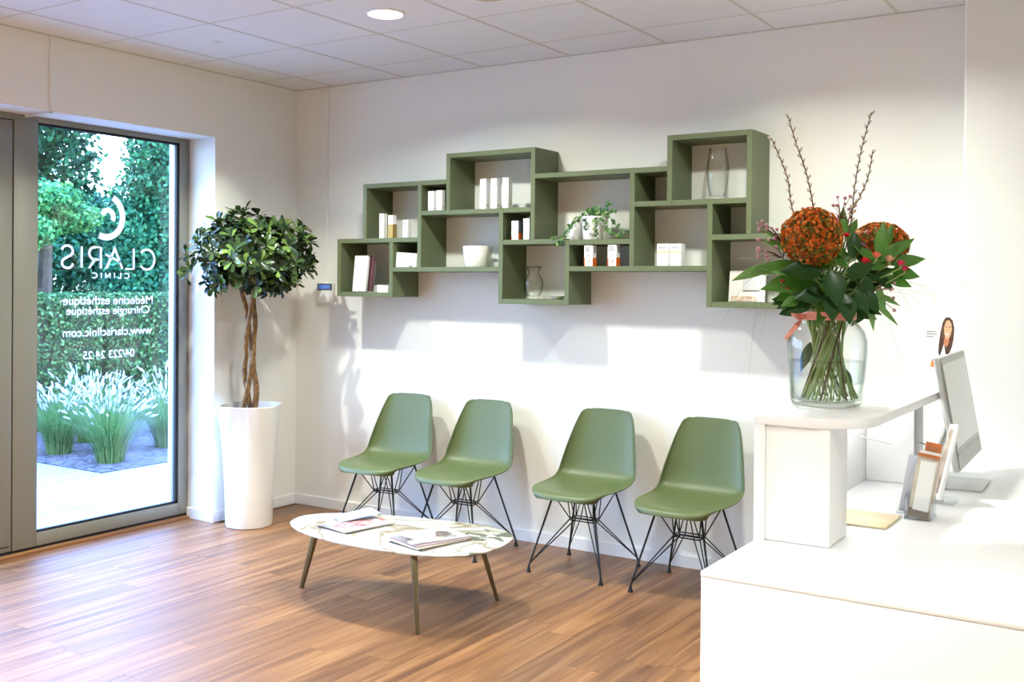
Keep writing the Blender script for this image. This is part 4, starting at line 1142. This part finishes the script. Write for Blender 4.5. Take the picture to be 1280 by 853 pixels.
def big_bloom(a, c, h, rad, sz, label, seed):
    rr_ = random.Random(seed)
    cpt = bq(a, c, h)
    t, base, pts = flower_thing('orange_bloom', label, 'flower', cpt-Vector((0, 0, sz*.6)), 'big orange blooms in the bouquet', .006)
    lc = cpt-base
    core = MB(); fl = MB(); fg = MB()
    prof = [(max(.001, rad*.93*sin(pi*k/12)), -sz*.93*cos(pi*k/12)) for k in range(13)]
    core.lathe(prof, lc, 24, False, False)
    core.build('bloom_core', CELB, t, smooth='all')
    for k in range(1250):
        d = rand_unit(rr_)
        p = lc+Vector((d.x*rad, d.y*rad, d.z*sz))*rr_.uniform(.92, 1.06)
        s = rr_.uniform(.0055, .0095)
        u = d.cross(Vector((.3, .2, .9))).normalized(); w = d.cross(u)
        n_ = 5; ring_ = [p+(u*cos(2*pi*j/n_+k)+w*sin(2*pi*j/n_+k))*s*(1 if j % 2 else .7)+d*s*.35 for j in range(n_)]
        (fl if rr_.random() < .66 else fg).add([p-d*s*.4]+ring_, [(0, j+1, (j+1) % n_+1) for j in range(n_)])
    o = fl.build('florets', CEL, t); o['kind'] = 'stuff'
    o = fg.build('buds', leafmat('olive_buds', (84, 92, 36), (120, 124, 50), (160, 150, 70), .7, .1), t); o['kind'] = 'stuff'
big_bloom(-.072, -.07, .536, .091, .088, 'large round orange bloom at the left front of the bouquet', 1)
big_bloom(.185, .06, .520, .090, .068, 'orange bloom behind leaves at the right of the bouquet', 2)

# pussy willow
CAT = mat('catkin', (226, 222, 208), .9, sheen=.3); CATS = mat('bud_scale', (112, 78, 44), .6)
def willow(pts, label, seed):
    rr_ = random.Random(seed)
    tip = bq(*pts[-1]); i = sid[0]; sid[0] += 1
    sp = stem_path(bq(*pts[0]), i)
    P = curve3(sp[:-1]+[bq(*p) for p in pts], 8); base = P[0]
    t = thing('willow_branch', label, 'branch', base, 0, 'pussy willow branches in the bouquet')
    n_ = len(P)
    MB().tube([p-base for p in P], [.0032-.0018*k/(n_-1) for k in range(n_)], 6).build('stem', STEMB, t, smooth='all')
    # arc length sampling on the top part
    top = P[len(P)-8*(len(pts)-1)-1:]
    L = 0; last = top[0]; side = 1; nxt = .012
    for k in range(1, len(top)):
        seg = top[k]-top[k-1]; d = seg.normalized()
        while L+seg.length > nxt:
            p = top[k-1]+d*(nxt-L)
            sd = (RV*side*.8+FV*rr_.uniform(-.6, .6)+d*1.1).normalized()
            b = p-base+sd*.002; s = rr_.uniform(.8, 1.15)
            MB().tube([b, b+sd*.004*s, b+sd*.010*s, b+sd*.0145*s], [.0018, .0047*s, .0041*s, .0012], 7).build('catkin', CAT, t, smooth='all')
            MB().tube([b-sd*.001, b+sd*.0035], [.0034, .0030], 6).build('bud_scale', CATS, t, smooth='all')
            side = -side; nxt += rr_.uniform(.012, .019)
        L += seg.length
willow([(-.10, .02, .60), (-.125, .02, .72), (-.150, .02, .79), (-.183, .02, .862)], 'leftmost pussy willow branch, shorter and leaning left over the shelf end', 1)
willow([(-.038, .03, .60), (-.062, .03, .74), (-.100, .03, .85), (-.128, .03, .94)], 'second pussy willow branch from the left, reaching high', 2)
willow([(.078, .02, .58), (.090, .02, .70), (.110, .02, .82), (.142, .02, .945)], 'tallest right hand pussy willow branch', 3)
willow([(.082, .05, .60), (.115, .05, .67), (.143, .05, .74), (.158, .05, .828)], 'short thin pussy willow branch at the right of the tall one', 4)

# leaves on stems
LV = [leafmat('broad_leaf_a', (24, 54, 28), (40, 78, 36), (66, 108, 48), .30, .12), leafmat('broad_leaf_b', (60, 110, 44), (84, 136, 54), (120, 168, 76), .35, .2), leafmat('broad_leaf_c', (70, 120, 60), (110, 156, 84), (170, 196, 130), .4, .2)]
def leaf_stem(label, tip, leaves, group='leafy stems in the bouquet', mi=0):
    t, base, pts = flower_thing('leafy_stem', label, 'foliage', bq(*tip), group, .0040)
    for (a, c, h, da, dc, dh, L_, w_) in leaves:
        b = bq(a, c, h)-base; d = RV*da+FV*dc+Vector((0, 0, dh))
        nrm = (-FV*.9+Vector((0, 0, .6))-RV*da*.3)
        MB().leaf(b, d, nrm, L_, w_, .12, .12, 7).build('leaf', LV[mi], t, smooth='all')
    # petioles
    pm = MB()
    for (a, c, h, da, dc, dh, L_, w_) in leaves:
        b = bq(a, c, h)-base
        q_ = min(pts, key=lambda p: ((p-base)-b).length+abs((p-base).z-b.z+.04)*.3)-base
        pm.tube([q_, q_.lerp(b, .6)+Vector((0, 0, .005)), b], .0014, 5)
    pm.build('petioles', STEM, t)
leaf_stem('stem with two broad dark round leaves hanging at the left over the jar', (-.06, -.08, .36), [(-.085, -.09, .345, -.75, -.1, -.45, .085, .072), (-.035, -.10, .35, -.8, -.2, -.02, .10, .062), (-.02, -.11, .36, .0, -.3, -1, .09, .06)], mi=0)
leaf_stem('stem with broad dark leaves at the front centre of the bouquet', (.0, -.09, .42), [(-.05, -.10, .42, -.9, -.1, .10, .13, .075), (-.02, -.11, .43, .1, -.3, -.9, .115, .075), (.03, -.11, .41, .5, -.2, .30, .09, .060), (.02, -.11, .36, .1, -.3, -.8, .10, .062), (.055, -.11, .37, .35, -.2, -.7, .085, .05)], mi=0)
leaf_stem('stem with long striped green leaves reaching out to the left', (-.10, -.05, .42), [(-.075, -.06, .425, -.95, 0, .15, .17, .065), (-.06, -.06, .40, -.98, -.1, -.12, .17, .075), (-.09, -.04, .47, -.8, .1, .5, .11, .05), (-.06, -.05, .38, -.9, 0, -.3, .13, .06)], mi=1)
leaf_stem('pale grey green leaf stem at the far left, before the shelf', (-.15, -.02, .44), [(-.18, -.03, .445, -.9, 0, -.28, .14, .040), (-.17, -.02, .42, -.8, .1, .1, .09, .03)], mi=2)
leaf_stem('upright fresh green leaf stem at the right of the bouquet', (.15, -.06, .50), [(.14, -.07, .47, .15, 0, 1, .12, .045), (.15, -.07, .46, .8, 0, .75, .11, .042), (.14, -.07, .45, -.75, 0, .65, .10, .042), (.15, -.06, .43, -.1, -.1, 1, .09, .04), (.16, -.06, .50, .35, .1, 1, .09, .03)], mi=1)
leaf_stem('green leaf stem pointing to the right edge of the bouquet', (.20, -.03, .46), [(.19, -.04, .45, .95, 0, .25, .115, .05), (.19, -.03, .43, .95, 0, -.10, .10, .055), (.18, -.04, .47, .75, 0, .65, .11, .035), (.17, -.04, .41, .9, -.1, -.25, .09, .045)], mi=1)
leaf_stem('narrow leaves drooping at the right of the jar neck', (.12, -.05, .36), [(.12, -.06, .34, .75, -.1, -.65, .12, .022), (.115, -.06, .33, .15, -.1, -.9, .09, .022), (.13, -.05, .36, .8, 0, -.3, .10, .022), (.14, -.05, .39, .3, -.1, -.9, .10, .026)], mi=2)
leaf_stem('mixed dark foliage in the middle right of the bouquet', (.08, -.06, .44), [(.07, -.07, .42, .5, -.1, -.7, .10, .055), (.10, -.06, .40, .6, 0, .3, .10, .05), (.06, -.06, .47, .1, 0, .9, .09, .045), (.09, -.07, .37, .4, -.2, -.6, .09, .05), (.12, -.06, .42, .7, 0, -.4, .09, .04)], mi=0)
leaf_stem('green leaves rising behind the two orange blooms', (.06, .04, .56), [(.05, .03, .54, .1, 0, 1, .10, .035), (.07, .03, .53, .4, 0, .9, .08, .035), (-.14, .03, .50, -.9, 0, .5, .07, .03), (-.15, .03, .53, -.9, 0, .6, .06, .02)], mi=1)
leaf_stem('bushy green foliage hidden in the centre of the bouquet', (.03, .02, .42), [(r.uniform(-.13, .16), r.uniform(-.04, .07), r.uniform(.33, .48), r.uniform(-1, 1), r.uniform(-.3, .3), r.uniform(-.5, .8), r.uniform(.07, .11), r.uniform(.035, .06)) for k in range(34)], mi=0)
leaf_stem('lighter leaves scattered through the centre of the bouquet', (.02, -.03, .44), [(r.uniform(-.12, .16), r.uniform(-.09, .0), r.uniform(.33, .50), r.uniform(-1, 1), r.uniform(-.3, .1), r.uniform(-.6, .8), r.uniform(.06, .10), r.uniform(.02, .04)) for k in range(22)], mi=1)
leaf_stem('collar of leaves spilling over the rim of the jar', (.03, -.05, .36), [(.08*cos(k*.7), .08*sin(k*.7), r.uniform(.30, .36), cos(k*.7)*.9, sin(k*.7)*.5, r.uniform(-.5, .4), r.uniform(.07, .10), r.uniform(.04, .055)) for k in range(14)], mi=0)

leaf_stem('stem with green leaves hanging inside the jar under the rim', (.0, .0, .40), [(-.05, .01, .20, -.3, 0, -1, .10, .035), (.03, .02, .19, .3, 0, -1, .11, .035), (-.02, -.02, .13, -.5, -.1, -.9, .08, .03), (.05, .0, .12, .4, 0, -.8, .08, .03), (.0, .03, .24, .1, 0, -1, .09, .04)], mi=0)

# small blooms
def small_flower(a, c, h, rad, m, label, seed, nm='small_flower', npet=11):
    rr_ = random.Random(seed)
    cpt = bq(a, c, h); t, base, pts = flower_thing(nm, label, 'flower', cpt-Vector((0, 0, rad*.7)), 'small red and pink blooms in the bouquet', .0028)
    lc = cpt-base
    for k in range(npet):
        an = 2.4*k; el = .15+.9*k/npet
        d = Vector((cos(an)*cos(el), sin(an)*cos(el), sin(el)))
        MB().leaf(lc-Vector((0, 0, rad*.4)), d+Vector((0, 0, .35)), -d+Vector((0, 0, .2)), rad*1.25, rad*.95, .35, -.25, 4).build('petal', m, t, smooth='all')
    MB().tube([lc-Vector((0, 0, rad*.9)), lc-Vector((0, 0, rad*.3))], [.003, rad*.35], 8).build('calyx', STEM, t)
RED = leafmat('red_petal', (170, 24, 34), (206, 34, 48), (230, 70, 76), .5, .2); COR = leafmat('coral_petal', (226, 84, 70), (240, 120, 96), (248, 160, 130), .5, .2)
PCH = leafmat('peach_petal', (236, 160, 120), (246, 190, 150), (250, 214, 180), .5, .2); HPK = leafmat('hot_pink_petal', (206, 30, 80), (230, 50, 100), (240, 90, 130), .5, .2)
small_flower(.082, -.115, .455, .021, RED, 'dark red bloom low in the centre of the bouquet', 1)
small_flower(.120, -.105, .475, .018, COR, 'coral bloom just right of the dark red one', 2)
small_flower(.170, -.08, .465, .019, PCH, 'peach bloom right of centre beside the pink ones', 3)
small_flower(.205, -.08, .452, .017, HPK, 'hot pink bloom, upper of the two at the right', 4)
small_flower(.220, -.075, .436, .015, HPK, 'hot pink bloom, lower of the two at the right', 5)
small_flower(.040, -.06, .540, .014, RED, 'small red bud right beside the large orange bloom', 6)
small_flower(.078, -.05, .548, .015, PCH, 'pale cream pink bud between the two orange blooms', 7)
small_flower(-.165, -.07, .395, .009, RED, 'tiny red bud low at the left of the bouquet', 8, npet=6)
small_flower(-.150, -.08, .372, .007, RED, 'tiny red bud lowest at the left of the bouquet', 9, npet=6)
small_flower(-.115, -.10, .470, .012, COR, 'small coral bud under the left of the large orange bloom', 10, npet=7)

# waxflower sprigs
WAX = mat('mauve_wax', (206, 160, 172), .6, rgb2=(176, 120, 140), nscale=50)
def wax(tip, spots, label, seed):
    rr_ = random.Random(seed)
    t, base, pts = flower_thing('waxflower_sprig', label, 'flower', bq(*tip), 'mauve waxflower sprigs in the bouquet', .0022)
    tw = MB()
    for (a, c, h) in spots:
        p = bq(a, c, h)-base; q_ = pts[-1]-base
        tw.tube([q_, q_.lerp(p, .5)+Vector((0, 0, .006)), p], .0009, 5)
        s = rr_.uniform(.004, .0065)
        MB().lathe([(.0005, -s), (s*.7, -s*.6), (s, 0), (s*.85, s*.7), (s*.3, s)], p, 8, False, True).build('floret', WAX, t, smooth='all')
    tw.build('twigs', STEMB, t)
wax((-.155, -.03, .52), [(-.215+r.uniform(-.02, .06), -.03, .565+r.uniform(-.045, .025)) for k in range(14)]+[(-.221, -.03, .575), (-.205, -.03, .562)], 'mauve waxflower sprig sticking out left of the large orange bloom, upper one', 1)
wax((-.15, -.02, .47), [(-.20+r.uniform(-.035, .07), -.03, .49+r.uniform(-.04, .035)) for k in range(16)], 'mauve waxflower sprig left of the large orange bloom, lower one', 2)
wax((.05, .03, .60), [(.045+r.uniform(-.03, .04), .03, .63+r.uniform(-.05, .045)) for k in range(18)], 'mauve waxflower sprig standing up between the willow branches', 3)
wax((.09, .0, .50), [(.09+r.uniform(-.04, .05), -.02, .52+r.uniform(-.05, .04)) for k in range(14)], 'mauve waxflower sprig in the middle between the orange blooms', 4)
wax((.12, -.05, .36), [(.15+r.uniform(-.03, .05), -.05, .35+r.uniform(-.05, .05)) for k in range(10)], 'waxflower sprig low at the right over the jar shoulder', 5)

# bear grass arcs
GR = mat('bear_grass', (120, 142, 96), .5, rgb2=(160, 176, 130), nscale=10)
def blade(pts, label, group, w=.0011):
    i = sid[0]; sid[0] += 1
    sp = stem_path(bq(*pts[0]), i)
    P = curve3(sp[:-1]+[bq(*p) for p in pts], 8); base = P[0]; n_ = len(P)
    o = MB().tube([p-base for p in P], [w*(1.1-.8*k/(n_-1)) for k in range(n_)], 5).build('grass_blade', GR, smooth='all', loc=base)
    tag(o, label, 'grass blade', group)
g1 = 'thin grass blades arching right of the bouquet'; g2 = 'thin grass blades arching left of the bouquet'
L1 = ['third thin grass blade curving down right of the bouquet, ending beside the poster text', 'steep thin grass blade ending low above the counter, right of the jar', 'thin grass blade right of the bouquet, arching to the top edge of the screen', 'outermost drooping thin grass blade, crossing in front of the poster', 'shortest thin grass blade dropping close beside the right shoulder of the jar']
blade([(.12, 0, .38), (.20, .0, .41), (.32, .0, .385), (.46, .0, .395)], 'long nearly level grass blade pointing right of the bouquet', g1)
blade([(.12, 0, .40), (.24, .02, .47), (.36, .03, .46), (.50, .04, .35)], 'highest arching grass blade at the right of the bouquet', g1)
for k, (e_, h_, f_) in enumerate(((.30, .39, .22), (.35, .37, .16), (.40, .40, .18), (.43, .38, .24), (.27, .36, .12))):
    blade([(.10, .0, .36), (.18, .01*k, h_-.005), (e_-.06, .02*k, h_-.03), (e_, .02*k, f_)], L1[k], g1)
L2 = ['innermost thin grass blade drooping left of the jar below the shelf', 'longest thin grass blade hanging straight down left of the jar', 'short thin grass blade drooping just under the shelf end', 'outermost short grass blade drooping under the lowest shelf box']
for k, (e_, h_, f_) in enumerate(((-.22, .36, .20), (-.255, .34, .10), (-.24, .33, .24), (-.27, .35, .28))):
    blade([(-.08, -.02, .34), (-.15, -.02, h_+.01), (e_+.03, -.02, h_-.02), (e_, -.02, f_)], L2[k], g2)
blade([(-.10, 0, .42), (-.20, .0, .46), (-.28, .0, .47), (-.33, .0, .475)], 'level grass blade crossing the end of the green shelf', g2)
blade([(-.10, 0, .45), (-.20, .0, .52), (-.26, .0, .555), (-.31, .0, .60)], 'rising grass blade in front of the green shelf end', g2)
blade([(-.10, 0, .38), (-.20, .0, .42), (-.27, .0, .38), (-.33, .0, .27)], 'wide arching grass blade in front of the lowest right shelf box', g2)
for k in range(12):
    sid[0] += 1
